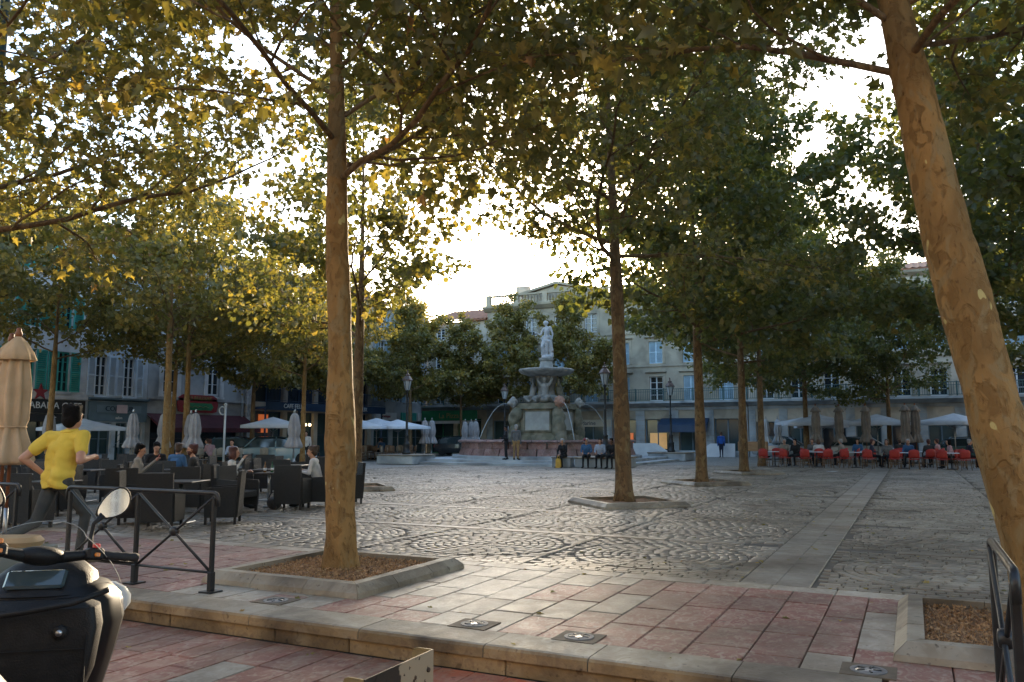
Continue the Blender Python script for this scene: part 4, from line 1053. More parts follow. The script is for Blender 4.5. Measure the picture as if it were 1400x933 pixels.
def body(F, J, s=1., fat=1., legs='leg', top='top', sleeve='top', fore='skin', shoe='shoe', fingers=True):
    """J: joints pelvis chest neck head sl sr el er wl wr hl hr kl kr al ar tl tr (l/r: shoulder elbow wrist hip knee ankle toe)"""
    V = {k: Vector(v) for k, v in J.items() if k not in ('yaw', 'pitch')}
    pel, ch, nk = V['pelvis'], V['chest'], V['neck']
    ax = (V['sr'] - V['sl']).normalized(); fw = Vector((0, 0, 1)).cross(ax)
    F.cap(V['hl'], .105 * s * fat, V['hr'], .105 * s * fat, legs, 12)
    F.cap(pel + ax * .05 * s, .105 * s * fat, ch + ax * .06 * s, .115 * s * fat, top, 12); F.cap(pel - ax * .05 * s, .105 * s * fat, ch - ax * .06 * s, .115 * s * fat, top, 12)
    F.cap(V['sl'].lerp(V['sr'], .12), .075 * s, V['sl'].lerp(V['sr'], .88), .075 * s, top, 10)
    F.cap(ch, .11 * s, nk - Vector((0, 0, .05)) * s, .07 * s, top, 10); F.cap(nk - Vector((0, 0, .03)) * s, .058 * s, V['head'] - Vector((0, 0, .06)) * s, .052 * s, 'skin', 10)
    for e in 'lr':
        F.cap(V['s' + e], .062 * s, V['e' + e], .046 * s, sleeve, 10); F.cap(V['e' + e], .043 * s, V['w' + e], .029 * s, fore, 10)
        F.cap(V['h' + e], .092 * s * fat, V['k' + e], .063 * s, legs, 12); F.cap(V['k' + e], .060 * s, V['a' + e], .042 * s, legs, 12)
        a, t = V['a' + e], V['t' + e]; heel = a + (a - t).normalized() * .05 * s
        F.cap(heel - Vector((0, 0, .035)) * s, .038 * s, a.lerp(t, .45) - Vector((0, 0, .02)) * s, .043 * s, shoe, 10); F.cap(a.lerp(t, .45) - Vector((0, 0, .03)) * s, .042 * s, t, .032 * s, shoe, 10)
        if fingers: hand(F, V['w' + e], V['w' + e] - V['e' + e], (0, 0, 1) if abs((V['w' + e] - V['e' + e]).normalized().z) < .8 else tuple(fw), s, .55, 1 if e == 'l' else -1)
m_eye = M('eye_dark', (.02, .015, .012), (.03, .02, .02), 5, .3)
m_lip = M('lips', (.36, .14, .11), (.32, .12, .1), 5, .5)
m_hblack = M('hair_black', (.005, .004, .0035), (.010, .008, .007), 30, .8, .8, 70, spec=.15)
m_hbrown = M('hair_brown', (.05, .025, .012), (.08, .04, .02), 30, .5, .5, 90)
m_hred = M('hair_auburn', (.085, .02, .012), (.06, .015, .01), 30, .5, .5, 90)
m_hgrey = M('hair_grey', (.38, .37, .36), (.28, .27, .26), 30, .6, .5, 90)
CL = {}
def cloth(n, c, c2=None): return M('cloth_' + n, c, c2 or tuple(x * .75 for x in c), 7, .9, .35, 60)
c_black = cloth('black', (.012, .012, .014)); c_char = cloth('charcoal', (.035, .034, .034)); c_grey = cloth('grey', (.14, .14, .14)); c_taupe = cloth('taupe', (.30, .26, .21))
c_white = cloth('white', (.62, .60, .57)); c_blue = cloth('blue', (.05, .13, .26)); c_pblue = cloth('pale_blue', (.38, .43, .52)); c_tan = cloth('tan', (.34, .21, .09)); c_navy = cloth('navy', (.02, .025, .05)); c_bright = cloth('bright_blue', (.02, .10, .40)); c_pink = cloth('pink', (.5, .3, .3))
def mats(top, leg, shoe=None, skin=None, fore=None, beard=None):
    sk = skin or m_skin
    d = {'skin': sk, 'top': top, 'leg': leg, 'shoe': shoe or c_black, 'eye': m_eye, 'lip': m_lip, 'hand': sk}
    d['beard'] = beard or sk; return d
def sit_pose(lean=0., yaw=0., lh=(-.17, .36, .72), rh=(.17, .36, .72), knee=.44, foot=.46, seat=.46, kw=.11):
    P = seat + .1; y = lean
    return dict(pelvis=(0, 0, P), chest=(0, .03 + y * .7, P + .32), neck=(0, .02 + y, P + .50), head=(0, .05 + y * 1.15, P + .66), sl=(-.19, .01 + y * .95, P + .44), sr=(.19, .01 + y * .95, P + .44),
                el=(-.25, .06 + y * .7 + (lh[1] - .3) * .3, P + .18), er=(.25, .06 + y * .7 + (rh[1] - .3) * .3, P + .18), wl=lh, wr=rh,
                hl=(-.09, .02, P - .02), hr=(.09, .02, P - .02), kl=(-kw, knee, seat + .06), kr=(kw, knee, seat + .05), al=(-kw, foot - .05, .09), ar=(kw + .02, foot - .02, .09), tl=(-kw - .03, foot + .12, .035), tr=(kw + .05, foot + .15, .035))
def stand_pose(st=.1, lh=(-.23, .06, .78), rh=(.23, .06, .78), lean=0.):
    return dict(pelvis=(0, 0, .95), chest=(0, .02 + lean * .6, 1.25), neck=(0, lean, 1.47), head=(0, .03 + lean, 1.62), sl=(-.19, lean, 1.41), sr=(.19, lean, 1.41), el=(-.25, -.02, 1.10), er=(.25, -.02, 1.10), wl=lh, wr=rh,
                hl=(-.09, 0, .92), hr=(.09, 0, .92), kl=(-st, .03, .5), kr=(st, .02, .5), al=(-st, -.02, .09), ar=(st, .02, .09), tl=(-st - .04, .14, .035), tr=(st + .04, .18, .035))
def person(label, loc, rz, J, mt, hmat=m_hblack, hk='short', voxel=.02, yaw=0., pitch=0., group=None, fore='skin', s=1., fat=1., beard=False, fingers=True, bald=False):
    t = thing('person', label, 'person', loc, rz, group); F = Fig(); body(F, J, 1., fat, fore=fore, fingers=fingers); head(F, J['head'], yaw, pitch, 1.05, beard=beard)
    F.build('body', voxel, mt, t)
    if not bald: hair(t, J['head'], hmat, yaw, pitch, 1.07, hk, max(.016, voxel))
    t.scale = (s,) * 3; return t

# ================================================================== FOUNTAIN
FX, FY = -19.1, 43.2
m_ftn = M('fountain_marble', (.36, .345, .30), (.24, .23, .20), 2.5, .7, .4, 20, grime=.45)
m_statue = M('statue_marble', (.50, .49, .48), (.38, .37, .36), 3, .55, .2, 25)
m_moss = M('mossy_stone', (.26, .23, .16), (.14, .135, .085), 2.2, .85, .6, 14, grime=.5)
m_fpink = stone_mat('fountain_rose_stone', [(.22, .11, .10), (.28, .16, .145), (.33, .22, .20)], (.36, .28, .25), 2.5, .55, .2)
m_terr = M('stained_mask', (.40, .20, .12), (.28, .15, .10), 8, .7, .4, 40)
m_water = glass_mat('water', (.8, .88, .9), .4, .08)
ft = thing('fountain', 'tall marble fountain with white statue, wide dish and rose stone basin', 'fountain', (FX, FY, 0))
sq = lambda q: (1 / max(abs(math.cos(q)), abs(math.sin(q)))) ** .35
PLT = MB(); PLT.box((0, 0, .05), (13.0, 13.0, .14)); PLT.box((0, 0, .195), (11.6, 11.6, .148)); PLT.build('step', m_warc, ft)
q = MB(); q.lathe([(5.5, .27), (5.5, .42), (5.3, .44)], 32); q.build('step', m_warc, ft)
q = MB(); q.lathe([(4.75, .3), (4.75, 1.05), (4.5, 1.05), (4.5, .6)], 40); q.build('basin_core', m_moss, ft)
prof = [(.0, .44), (.06, .5), (-.02, .82), (-.02, .83)]
nb = 30
for c_, (za, zb, ra, rb) in enumerate([(.44, .80, 5.12, 4.98), (.81, 1.14, 4.97, 4.96)]):
    for k in range(nb):
        a0 = 2 * PI * (k + .5 * c_) / nb + .006; a1 = 2 * PI * (k + 1 + .5 * c_) / nb - .006; q = MB(); am = (a0 + a1) / 2
        v = [(r * math.cos(a), r * math.sin(a), z) for z, r in ((za, ra), (zb, rb)) for a in (a0, am, a1)] + [(4.74 * math.cos(a), 4.74 * math.sin(a), z) for z in (za, zb) for a in (a0, am, a1)]
        q.add(v, [(0, 1, 4, 3), (1, 2, 5, 4), (3, 4, 10, 9), (4, 5, 11, 10), (0, 3, 9, 6), (2, 8, 11, 5)]); q.build('basin_stone', m_fpink, ft)
for k in range(24):
    a0 = 2 * PI * k / 24 + .004; a1 = 2 * PI * (k + 1) / 24 - .004; q = MB(); v = []
    for r, z in ((4.5, 1.145), (5.12, 1.145), (5.16, 1.2), (5.1, 1.28), (4.5, 1.28)): v += [(r * math.cos(a), r * math.sin(a), z) for a in (a0, (a0 + a1) / 2, a1)]
    q.add(v, [(i * 3 + j, i * 3 + j + 1, ((i + 1) % 5) * 3 + j + 1, ((i + 1) % 5) * 3 + j) for i in range(5) for j in range(2)] + [(0, 3, 6, 9, 12), (14, 11, 8, 5, 2)]); q.build('rim_stone', m_fpink, ft)
q = MB(); q.lathe([(4.52, .9), (4.5, 1.0)], 40); q.build('water_surface', m_water, ft)
# square pedestal with panels, mossy rock buttresses, mouldings
q = MB(); q.box((0, 0, .95), (3.1, 3.1, 1.2)); q.box((0, 0, 2.25), (2.55, 2.55, 1.6)); q.box((0, 0, 3.12), (2.95, 2.95, .18)); q.box((0, 0, 3.28), (2.75, 2.75, .16)); q.box((0, 0, 1.58), (2.8, 2.8, .14)); q.build('pedestal', m_moss, ft)
for k in range(4):
    q = MB(); q.box((0, -1.30, 2.35), (1.5, .06, 1.05)); o = q.build('panel', M('panel_marble', (.36, .36, .32), (.28, .28, .25), 3, .6), ft); o.rotation_euler = (0, 0, k * PI / 2)
    q = MB(); [q.box((x, -1.31, 2.35), (.08, .09, 1.25)) for x in (-.82, .82)]; [q.box((0, -1.31, z), (1.6, .09, .08)) for z in (1.79, 2.93)]; o = q.build('panel_frame', m_moss, ft); o.rotation_euler = (0, 0, k * PI / 2)
    g = random.Random(k); F = Fig()
    for j in range(16): z = .6 + j * .15; F.ell((1.28 + g.uniform(-.12, .12) + .25 * (1 - j / 16), 1.28 + g.uniform(-.12, .12) + .25 * (1 - j / 16), z), (g.uniform(.22, .38),) * 3, 'r')
    o = F.build('rock_buttress', .07, {'r': m_moss}, ft, 1); o.rotation_euler = (0, 0, k * PI / 2)
    # lion mask with spout and its arc of water
    F = Fig(); F.ell((1.45, 1.45, 3.42), (.27, .27, .27), 'm'); F.ell((1.62, 1.62, 3.36), (.14, .14, .12), 'm'); [F.ell((1.45 + .25 * math.cos(a) * .7, 1.45 - .25 * math.cos(a) * .7, 3.42 + .25 * math.sin(a)), (.1,) * 3, 'm') for a in np.arange(0, 6.2, .7)]
    o = F.build('lion_mask', .035, {'m': m_terr if k % 2 else m_ftn}, ft, 1); o.rotation_euler = (0, 0, k * PI / 2)
    q = MB(); pts = [(1.68 + .75 * u * 1.3, 1.68 + .75 * u * 1.3, 3.33 + .28 * u - 1.55 * u * u) for u in np.linspace(0, 1.28, 14)]; q.tube(pts, [.010 + .008 * i / 13 for i in range(14)], 6); o = q.build('water_jet', m_water, ft, True); o.rotation_euler = (0, 0, k * PI / 2)
# four seated tritons round a baluster under the dish
q = MB(); q.lathe([(.95, 3.36), (.95, 3.5), (.55, 3.7), (.48, 4.2), (.62, 4.75), (.8, 5.0), (.7, 5.05)], 20); q.build('baluster', m_ftn, ft, True)
def triton(k):
    F = Fig(); V = Vector; y = -.85
    F.cap((-.08, y, 3.75), .17, (.08, y, 3.75), .17, 't'); F.cap((0, y, 3.78), .18, (0, y + .12, 4.28), .22, 't'); F.cap((-.2, y + .12, 4.42), .1, (.2, y + .12, 4.42), .1, 't'); F.cap((0, y + .1, 4.5), .08, (0, y + .02, 4.66), .07, 't'); F.ell((0, y - .02, 4.78), (.12, .14, .16), 't')
    for e in (-1, 1):
        F.cap((.24 * e, y + .1, 4.42), .09, (.42 * e, y + .1, 4.75), .075, 't'); F.cap((.42 * e, y + .1, 4.75), .07, (.25 * e, y + .2, 5.02), .055, 't')
        F.cap((.12 * e, y, 3.72), .15, (.3 * e, y - .38, 3.72), .11, 't'); F.cap((.3 * e, y - .38, 3.72), .11, (.45 * e, y - .1, 3.46), .08, 't'); F.cap((.45 * e, y - .1, 3.46), .08, (.7 * e, y + .1, 3.6), .05, 't')
    F.ell((0, y - .15, 3.55), (.3, .3, .18), 't'); F.ell((.5, y + .35, 3.6), (.3, .3, .25), 't')
    o = F.build('triton_figure', .04, {'t': m_ftn if k != 1 else m_moss}, ft, 2); o.rotation_euler = (0, 0, k * PI / 2 + .3); return o
for k in range(4): triton(k)
q = MB(); q.lathe([(.55, 4.92), (1.0, 4.98), (1.45, 5.12), (1.6, 5.24), (1.63, 5.34), (1.56, 5.38), (1.4, 5.3), (.6, 5.2)], 40, rmod=lambda a, z: 1 + .012 * math.cos(20 * a)); q.build('dish', m_ftn, ft, True)
q = MB(); q.lathe([(.58, 5.2), (.55, 5.38), (.40, 5.55), (.36, 5.85), (.43, 5.92), (.43, 6.02), (.36, 6.05)], 20); q.build('statue_plinth', m_ftn, ft, 'auto')
# standing draped figure, weight on one leg, arm across to the hip
F = Fig(); B0 = 6.0
def c3(x, y, z): return (x, y, B0 + z)
F.cap(c3(-.1, 0, 1.22), .18, c3(.08, 0, 1.24), .17, 's'); F.cap(c3(0, 0, 1.25), .16, c3(.06, .02, 1.68), .17, 's'); F.cap(c3(-.14, 0, 1.8), .09, c3(.26, 0, 1.84), .09, 's'); F.cap(c3(.05, -.03, 1.85), .07, c3(.0, -.05, 2.0), .065, 's'); F.ell(c3(-.02, -.06, 2.12), (.12, .14, .155), 's'); F.ell(c3(0, .06, 2.14), (.13, .12, .12), 's')
F.cap(c3(-.17, 0, 1.78), .075, c3(-.3, -.1, 1.42), .06, 's'); F.cap(c3(-.3, -.1, 1.42), .055, c3(-.48, -.22, 1.48), .045, 's'); F.ell(c3(-.54, -.25, 1.53), (.09, .07, .07), 's')
F.cap(c3(.29, 0, 1.8), .075, c3(.4, .05, 1.45), .06, 's'); F.cap(c3(.4, .05, 1.45), .055, c3(.38, -.05, 1.15), .045, 's')
F.cap(c3(.08, 0, 1.2), .16, c3(.06, -.04, .65), .11, 's'); F.cap(c3(.06, -.04, .65), .1, c3(.06, .02, .12), .075, 's'); F.cap(c3(-.1, -.02, 1.18), .15, c3(-.16, -.22, .7), .11, 's'); F.cap(c3(-.16, -.22, .7), .1, c3(-.1, -.06, .14), .07, 's')
for k in range(9): F.cap(c3(.2 + .05 * math.sin(k), .08 + .02 * k % .1, 1.35 - k * .02), .07, c3(.30 + .03 * math.sin(k * 2), .1, .15), .10, 's')
F.cap(c3(-.22, -.06, 1.18), .09, c3(.26, -.12, 1.0), .09, 's'); F.cap(c3(.26, -.1, 1.0), .1, c3(.38, .0, .5), .09, 's'); F.ell(c3(.05, .05, .1), (.36, .3, .16), 's'); F.ell(c3(-.2, .12, .35), (.17, .17, .32), 's')
F.build('statue', .028, {'s': m_statue}, ft, 2)
# corner pedestals with lamp posts
def lamp_post(label, x, y, z):
    t = thing('lamp_post', label, 'lamp post', (x, y, z), 0, 'lantern posts at the fountain corners')
    q = MB(); q.lathe([(.24, 0), (.24, .1), (.19, .14), (.17, .5), (.20, .56), (.13, .62), (.11, .95), (.14, 1.0), (.07, 1.08), (.058, 2.2), (.075, 2.25), (.05, 2.3), (.042, 3.35), (.07, 3.4), (.09, 3.46), (.04, 3.5)], 14, rmod=lambda a, zz: 1 + (.03 * math.cos(8 * a) if zz < 1 else 0)); q.build('column', m_lamp_iron, t, True)
    MB().box((0, 0, 2.75), (.55, .035, .035)).build('ladder_bar', m_lamp_iron, t)
    q = MB(); q.lathe([(.12, 3.5), (.24, 4.02)], 6, a0=.52); q.build('lantern_glass', M('lantern_glass', (.42, .44, .42), (.36, .38, .36), 4, .3), t)
    q = MB()
    for k in range(6):
        a = .52 + k * PI / 3; q.tube([(.125 * math.cos(a), .125 * math.sin(a), 3.5), (.245 * math.cos(a), .245 * math.sin(a), 4.03)], .013, 4)
    q.build('lantern_frame', m_lamp_iron, t)
    q = MB(); q.lathe([(.29, 4.02), (.29, 4.07), (.2, 4.2), (.12, 4.28), (.13, 4.36), (.05, 4.4), (.03, 4.5), (.045, 4.54), (.01, 4.6)], 6, a0=.52); q.build('lantern_roof', M('copper_roof', (.13, .07, .045), (.08, .06, .05), 5, .5), t)
    return t
for i, (sx, sy) in enumerate(((1, -1), (-1, -1), (1, 1), (-1, 1))):
    ft_x, ft_y = FX + 5.75 * sx, FY + 5.95 * sy
    pd = thing('corner_pedestal', ['low stone corner pedestal with men sitting on it', 'low stone corner pedestal towards the rattan chairs', 'low stone corner pedestal facing the white ramp walls', 'low stone corner pedestal towards the pizza sign'][i], 'stone pedestal', (ft_x, ft_y, 0), 0, 'corner pedestals of the fountain platform')
    MB().box((0, 0, .22), (2.3, 2.3, .44), None, .02).build('block', m_warc, pd); MB().box((0, 0, .47), (2.4, 2.4, .07), None, .02).build('capping', m_kerb, pd)
    lamp_post(['black lantern post behind the seated men by the fountain', 'black lantern post by the rattan chairs with a coppery roof', 'black lantern post before the stone house with blue awning', 'black lantern post behind the fountain basin'][i], ft_x, ft_y, .505)
# ================================================================== STREET FURNITURE
def tube_o(name, pts, r, mat, par, n=8): return MB().tube(pts, r, n).build(name, mat, par, True)
def barrier(label, loc, rz, panels):
    """posts, a top rail turned down at its ends, lower rails and crossed braces with a boss"""
    t = thing('crowd_barrier', label, 'barrier', loc, rz, 'black street barriers'); wv = 1.1; Hh = .97; W = wv * panels
    for k in range(panels + 1):
        p = MB().box((k * wv, 0, .46), (.042, .042, .92), None, .006).build('post', m_iron, t)
        MB().box((k * wv, 0, .10), (.06, .06, .2), None, .008).build('post_foot', m_iron, p); MB().box((k * wv, 0, .008), (.16, .16, .014)).build('base_plate', m_iron, p)
    e = .05
    tube_o('top_rail', [(-e, 0, .84), (-e, 0, .92), (-e + .015, 0, .955), (-e + .05, 0, Hh)] + [(W * i / 8, 0, Hh) for i in range(1, 8)] + [(W + e - .05, 0, Hh), (W + e - .015, 0, .955), (W + e, 0, .92), (W + e, 0, .84)], .021, m_iron, t, 10)
    for k in range(panels):
        x0, x1 = k * wv + .02, (k + 1) * wv - .02
        tube_o('lower_rail', [(x0, 0, .19), (x1, 0, .19)], .013, m_iron, t)
        tube_o('brace', [(x0, 0, .93), (x1, 0, .2)], .014, m_iron, t); tube_o('brace', [(x0, .012, .2), (x1, .012, .93)], .014, m_iron, t)
        q = MB(); q.lathe([(.015, -.035), (.045, -.03), (.05, -.012), (.05, .012), (.045, .03), (.015, .035)], 14, rmod=lambda a, z: 1 + .07 * math.cos(8 * a)); o = q.build('boss', m_iron, t, True)
        o.location = ((x0 + x1) / 2, .006, .565); o.rotation_euler = (R(90), 0, 0)
    return t
barrier('black steel barrier with two crossed panels beside the running person', (-8.52, 6.04, 0), 0, 2)
barrier('black steel barrier end beside the tan seated scooter', (-11.69, 6.04, 0), 0, 2)
barrier('black steel barrier standing edge-on by the leaning tree', (.36, 4.15, 0), R(90), 1)
# plate-steel post with flaking paint
t = thing('steel_post', 'low channel-shaped steel post with flaking brown paint at the kerb', 'post', (-2.57, 3.5, -.19))
m_flake = M('flaking_paint', (.42, .32, .20), (.33, .25, .15), 9, .65, .5, 30); m_rust = M('rust_dark', (.035, .022, .014), (.07, .04, .02), 9, .7, .4, 40); m_ochre = M('ochre_paint', (.30, .22, .09), (.22, .16, .07), 8, .6, .3, 30)
def flake_mat():
    m, t_, b_ = nodes('flaking_web'); g = N(t_, 'ShaderNodeTexCoord'); sp = N(t_, 'ShaderNodeSeparateXYZ'); t_.links.new(g.outputs['Object'], sp.inputs[0])
    n = noise_node(t_, 16, 6); mu = N(t_, 'ShaderNodeMath', operation='MULTIPLY_ADD'); mu.inputs[1].default_value = .16; t_.links.new(n.outputs[0], mu.inputs[0]); t_.links.new(sp.outputs[1], mu.inputs[2])
    r = ramp(t_, mu.outputs[0], [(.395, (.03, .02, .013)), (.41, (.36, .27, .17))]).outputs[0]
    n2 = noise_node(t_, 24, 3); r2 = ramp(t_, n2.outputs[0], [(.64, (1, 1, 1)), (.66, (.15, .09, .06))]).outputs[0]
    t_.links.new(mixc(t_, r, r2, 1., 'MULTIPLY'), b_.inputs['Base Color']); b_.inputs['Roughness'].default_value = .6; return m
MB().box((0, .33, .25), (.008, .66, .5)).build('web_plate', flake_mat(), t)
for y in (.004, .656):
    q = MB(); q.prism([(-.14, 0), (-.0042, 0), (-.0042, .5), (-.10, .5), (-.128, .49), (-.14, .46)], y - .004, y + .004, 'y'); q.build('flange', m_ochre, t)
for y, z in ((.03, .46), (.60, .40)): tube_o('bolt', [(.004, y, z), (.014, y, z)], .014, m_rust, t)
# tall lamp mast
t = thing('lamp_mast', 'tall dark green lamp mast beside the overhanging golden tree', 'lamp mast', CW(-8.0, 12.0)); m_mast = M('mast_green', (.012, .05, .05), (.01, .035, .04), 5, .4)
q = MB(); q.lathe([(.14, 0), (.14, .5), (.09, .6), (.06, 10.)], 12); q.build('mast', m_mast, t, True); tube_o('arm', [(0, 0, 9.9), (.5, .2, 10.3), (1.2, .5, 10.35)], .035, m_mast, t); MB().box((1.35, .55, 10.33), (.55, .22, .1), (0, 0, .4), .03).build('lamp_head', m_mast, t)

# ---- parasols
def furled(label, loc, mat, pole_m, top=2.95, L=1.72, rw=.235, group='furled parasols', cap_=True, rz=0.):
    t = thing('parasol', label, 'parasol', loc, rz, group)
    zb = top - .12 - L
    tube_o('pole', [(0, 0, .04), (0, 0, top - .1)], .024, pole_m, t)
    tube_o('lower_tube', [(0, 0, .03), (0, 0, .55)], .03, m_steel, t)
    q = MB(); q.lathe([(.30, 0), (.30, .05), (.06, .09), (.04, .12)], 20); q.build('base', m_iron, t, 'auto')
    pl = lambda a, z: 1 + (.20 + .10 * (top - z)) * math.cos(8 * a + .8 * z) * .6 + .05 * math.cos(3 * a + z * 2)
    ra = [(rw * .28, top - .12), (rw * .48, top - .22), (rw * .64, top - .5), (rw * .76, top - .8), (rw * .70, zb + .62), (rw * .58, zb + .52), (rw * .68, zb + .42), (rw * .97, zb + .18), (rw * 1.08, zb + .06), (rw * .95, zb), (rw * .5, zb + .06), (rw * .15, zb + .2)]
    q = MB(); q.lathe(ra, 48, rmod=pl); q.build('folded_canopy', mat, t, True)
    tube_o('tie_strap', [(rw * .70 * math.cos(a), rw * .70 * math.sin(a), zb + .52) for a in np.linspace(0, 2 * PI, 16)], .012, mat, t, 5)
    if cap_:
        q = MB(); q.lathe([(.03, top - .06), (rw * .5, top - .16), (rw * .82, top - .30), (rw * .95, top - .40), (rw * .9, top - .41), (rw * .5, top - .3)], 40, rmod=lambda a, z: 1 + .1 * math.cos(8 * a) * (top - z) * 2); q.build('vent_cap', mat, t, True)
    q = MB(); q.lathe([(.02, top - .1), (.045, top - .06), (.05, top - .02), (.03, top + .02), (.035, top + .045), (.008, top + .06)], 12); q.build('finial', pole_m, t, True); return t
m_beige = M('beige_canvas', (.58, .42, .26), (.48, .34, .20), 3, .9, .3, 60); m_gcan = M('grey_canvas', (.36, .34, .33), (.28, .265, .26), 3, .9, .2, 50); m_wcan = M('white_canvas', (.60, .62, .64), (.50, .53, .56), 2, .85); m_tcan = M('taupe_canvas', (.27, .225, .18), (.20, .165, .13), 3, .9, .2, 50)
furled('furled beige parasol with wooden finial nearer the barrier', CW(-6.98, 11.3), m_beige, m_wood, 3.0, 1.74, .25)
furled('furled beige parasol with wooden finial half behind its twin', CW(-7.45, 11.9), m_beige, m_wood, 3.0, 1.74, .25, rz=.5)
p0 = furled('furled grey parasol in front of the barber shop', CW(-16.4, 35), m_gcan, m_steel, 2.6, 1.5, .31, cap_=False)
for xc, d, lb in ((-13.7, 35, 'furled grey parasol under the burgundy awning'), (-15.5, 36, 'furled grey parasol half behind the golden plane trunk'), (-14.5, 36.5, 'furled pale parasol between two trunks before the brasserie'), (-20.0, 35, 'furled grey parasol below the star cafe sign'), (-9.4, 35, 'furled grey parasol beside the pale blue car'), (-9.75, 36.2, 'furled grey parasol close behind another by the pale blue car'),
                  (-5.6, 52, 'furled white parasol in front of the pizza sign'), (-5.2, 52.5, 'furled white parasol right beside another by the small plane tree'), (-3.3, 57, 'furled white parasol between pizza sign and fountain basin'), (-2.9, 57.4, 'furled white parasol close to the fountain basin rim'), (-2.5, 56, 'furled white parasol against the basin rim')):
    dup(p0, CW(xc, d), d, lb)
p1 = furled('furled taupe parasol over the red chairs beside the twin trunks', CW(17.1, 45.5), m_tcan, m_wood, 3.25, 2.0, .29, 'taupe parasols over the red terrace')
for xc, d, lb in ((18.6, 46, 'furled taupe parasol between two open white ones'), (19.9, 45.5, 'tall furled taupe parasol before the white mullioned windows'), (21.5, 44.2, 'furled taupe parasol, first of a close pair'), (22.2, 44.5, 'furled taupe parasol, second of a close pair')): dup(p1, CW(xc, d), d * 2.2, lb)
p2 = furled('furled white parasol leaning by the wooden planter box', CW(16.0, 51), m_wcan, m_steel, 2.65, 1.5, .28, 'white parasols by the arcade', False)
for xc, d, lb in ((16.9, 51.5, 'wide furled white parasol before an arcade opening'), (19.2, 52, 'furled white parasol beside the slanting trunk')): dup(p2, CW(xc, d), d, lb)
def opened(label, loc, mat, top=2.75, w_=1.55, h=.55, rz=0., group='open white parasols'):
    t = thing('parasol', label, 'parasol', loc, rz, group); n = 6
    tube_o('pole', [(0, 0, 0), (0, 0, top)], .024, m_steel, t); q = MB(); q.box((0, 0, .05), (.6, .6, .1), None, .01); q.build('base', m_iron, t)
    def pt(a, f): 
        m = max(abs(math.cos(a)), abs(math.sin(a))); r = w_ * f / m * (1 if f < 1 else 1); return (r * math.cos(a), r * math.sin(a), top - h * f ** .9 + .05 * math.sin(f * PI) * (abs(math.cos(2 * a)) - .4))
    rows = [[pt(2 * PI * j / 32, f) for j in range(33)] for f in (.02, .25, .5, .75, 1.)]
    rows.append([(x, y, z - .14) for x, y, z in rows[-1]])
    MB().grid(rows).build('canopy', mat, t, True)
    for k in range(8):
        a = k * PI / 4; e = pt(a, .97); q = MB(); q.tube([(0, 0, top - .06), (e[0], e[1], e[2] - .02)], .012, 4); q.tube([(0, 0, top - .75), (e[0] * .5, e[1] * .5, top - h * .5 - .05)], .01, 4); q.build('rib', m_steel, t)
    return t
o0 = opened('open white parasol before the barber shop behind the runner', CW(-19.6, 37.), m_wcan, 2.3, 1.35, .42)
for xc, d, lb, s in ((-13.0, 44, 'open white parasol above the pale blue car', 1.1), (-8.7, 52, 'open white parasol before the corner shop with white sign', 1.15), (-7.2, 51, 'open white parasol before the turquoise sign', 1.1), (-9.5, 50, 'open white parasol half behind the tall tan trunk', 1.1),
                     (21.2, 47, 'open white parasol over people between taupe pairs', 1.2), (19.0, 50.5, 'open white parasol behind the tall furled taupe one', 1.25), (17.9, 48, 'open white parasol with sand underside beside the twin trunks', 1.2), (24.6, 45, 'open white parasol touching the leaning trunk', 1.2), (20.2, 53, 'open white parasol by an arcade doorway', 1.15), (27.5, 46, 'open white parasol beyond the leaning trunk', 1.2)):
    dup(o0, CW(xc, d), .3 * d, lb, None, s)

# ---- black woven armchairs, tables
m_ratt = M('black_rattan', (.016, .015, .014), (.028, .026, .023), 30, .55, .8, 220, stretch=(1, 1, 3))
def armchair():
    t = thing('armchair', 'x', 'armchair', group='black woven armchairs on the terrace')
    MB().box((0, .02, .36), (.50, .54, .14), None, .02).build('seat', m_ratt, t)
    q = MB(); rows = []
    for z in (.12, .4, .7, .92):
        y = -.25 - .06 * (z - .1); rows.append((z, y))
    for i in range(3):
        (z0, y0), (z1, y1) = rows[i], rows[i + 1]; q.add([(-.29, y0 - .03, z0), (.29, y0 - .03, z0), (.29, y0 + .03, z0), (-.29, y0 + .03, z0), (-.29, y1 - .03, z1), (.29, y1 - .03, z1), (.29, y1 + .03, z1), (-.29, y1 + .03, z1)], [(0, 1, 5, 4), (1, 2, 6, 5), (2, 3, 7, 6), (3, 0, 4, 7)] + ([(4, 5, 6, 7)] if i == 2 else []) + ([(3, 2, 1, 0)] if i == 0 else []))
    q.build('backrest', m_ratt, t)
    for e in (-1, 1):
        q = MB(); q.prism([(-.23, .12), (.27, .12), (.29, .58), (.27, .63), (-.27, .66)], .262 * e, .312 * e, 'x'); q.build('armrest', m_ratt, t)
        for y in (-.24, .25): o = MB().box((.27 * e, y, .06), (.045, .045, .12)).build('leg', m_iron, t); MB().box((.27 * e, y, .012), (.03, .03, .024)).build('foot_tip', m_steel, o)
    return t
m_ttop = M('dark_table_top', (.03, .028, .026), (.045, .04, .036), 6, .35)
def cafe_table():
    t = thing('cafe_table', 'x', 'table', group='black pedestal tables on the terrace')
    MB().box((0, 0, .725), (.74, .74, .035), None, .008).build('table_top', m_ttop, t); tube_o('pedestal', [(0, 0, .03), (0, 0, .71)], .035, m_steel, t, 12); MB().box((0, 0, .015), (.42, .42, .03), None, .008).build('base', m_steel, t); return t
AC, TB = armchair(), cafe_table(); ac_used = [0]; tb_used = [0]
def put(src, used, loc, rz, label):
    if not used[0]: used[0] = 1; src.location = loc; src.rotation_euler = (0, 0, rz); src['label'] = label; return src
    return dup(src, loc, rz, label)
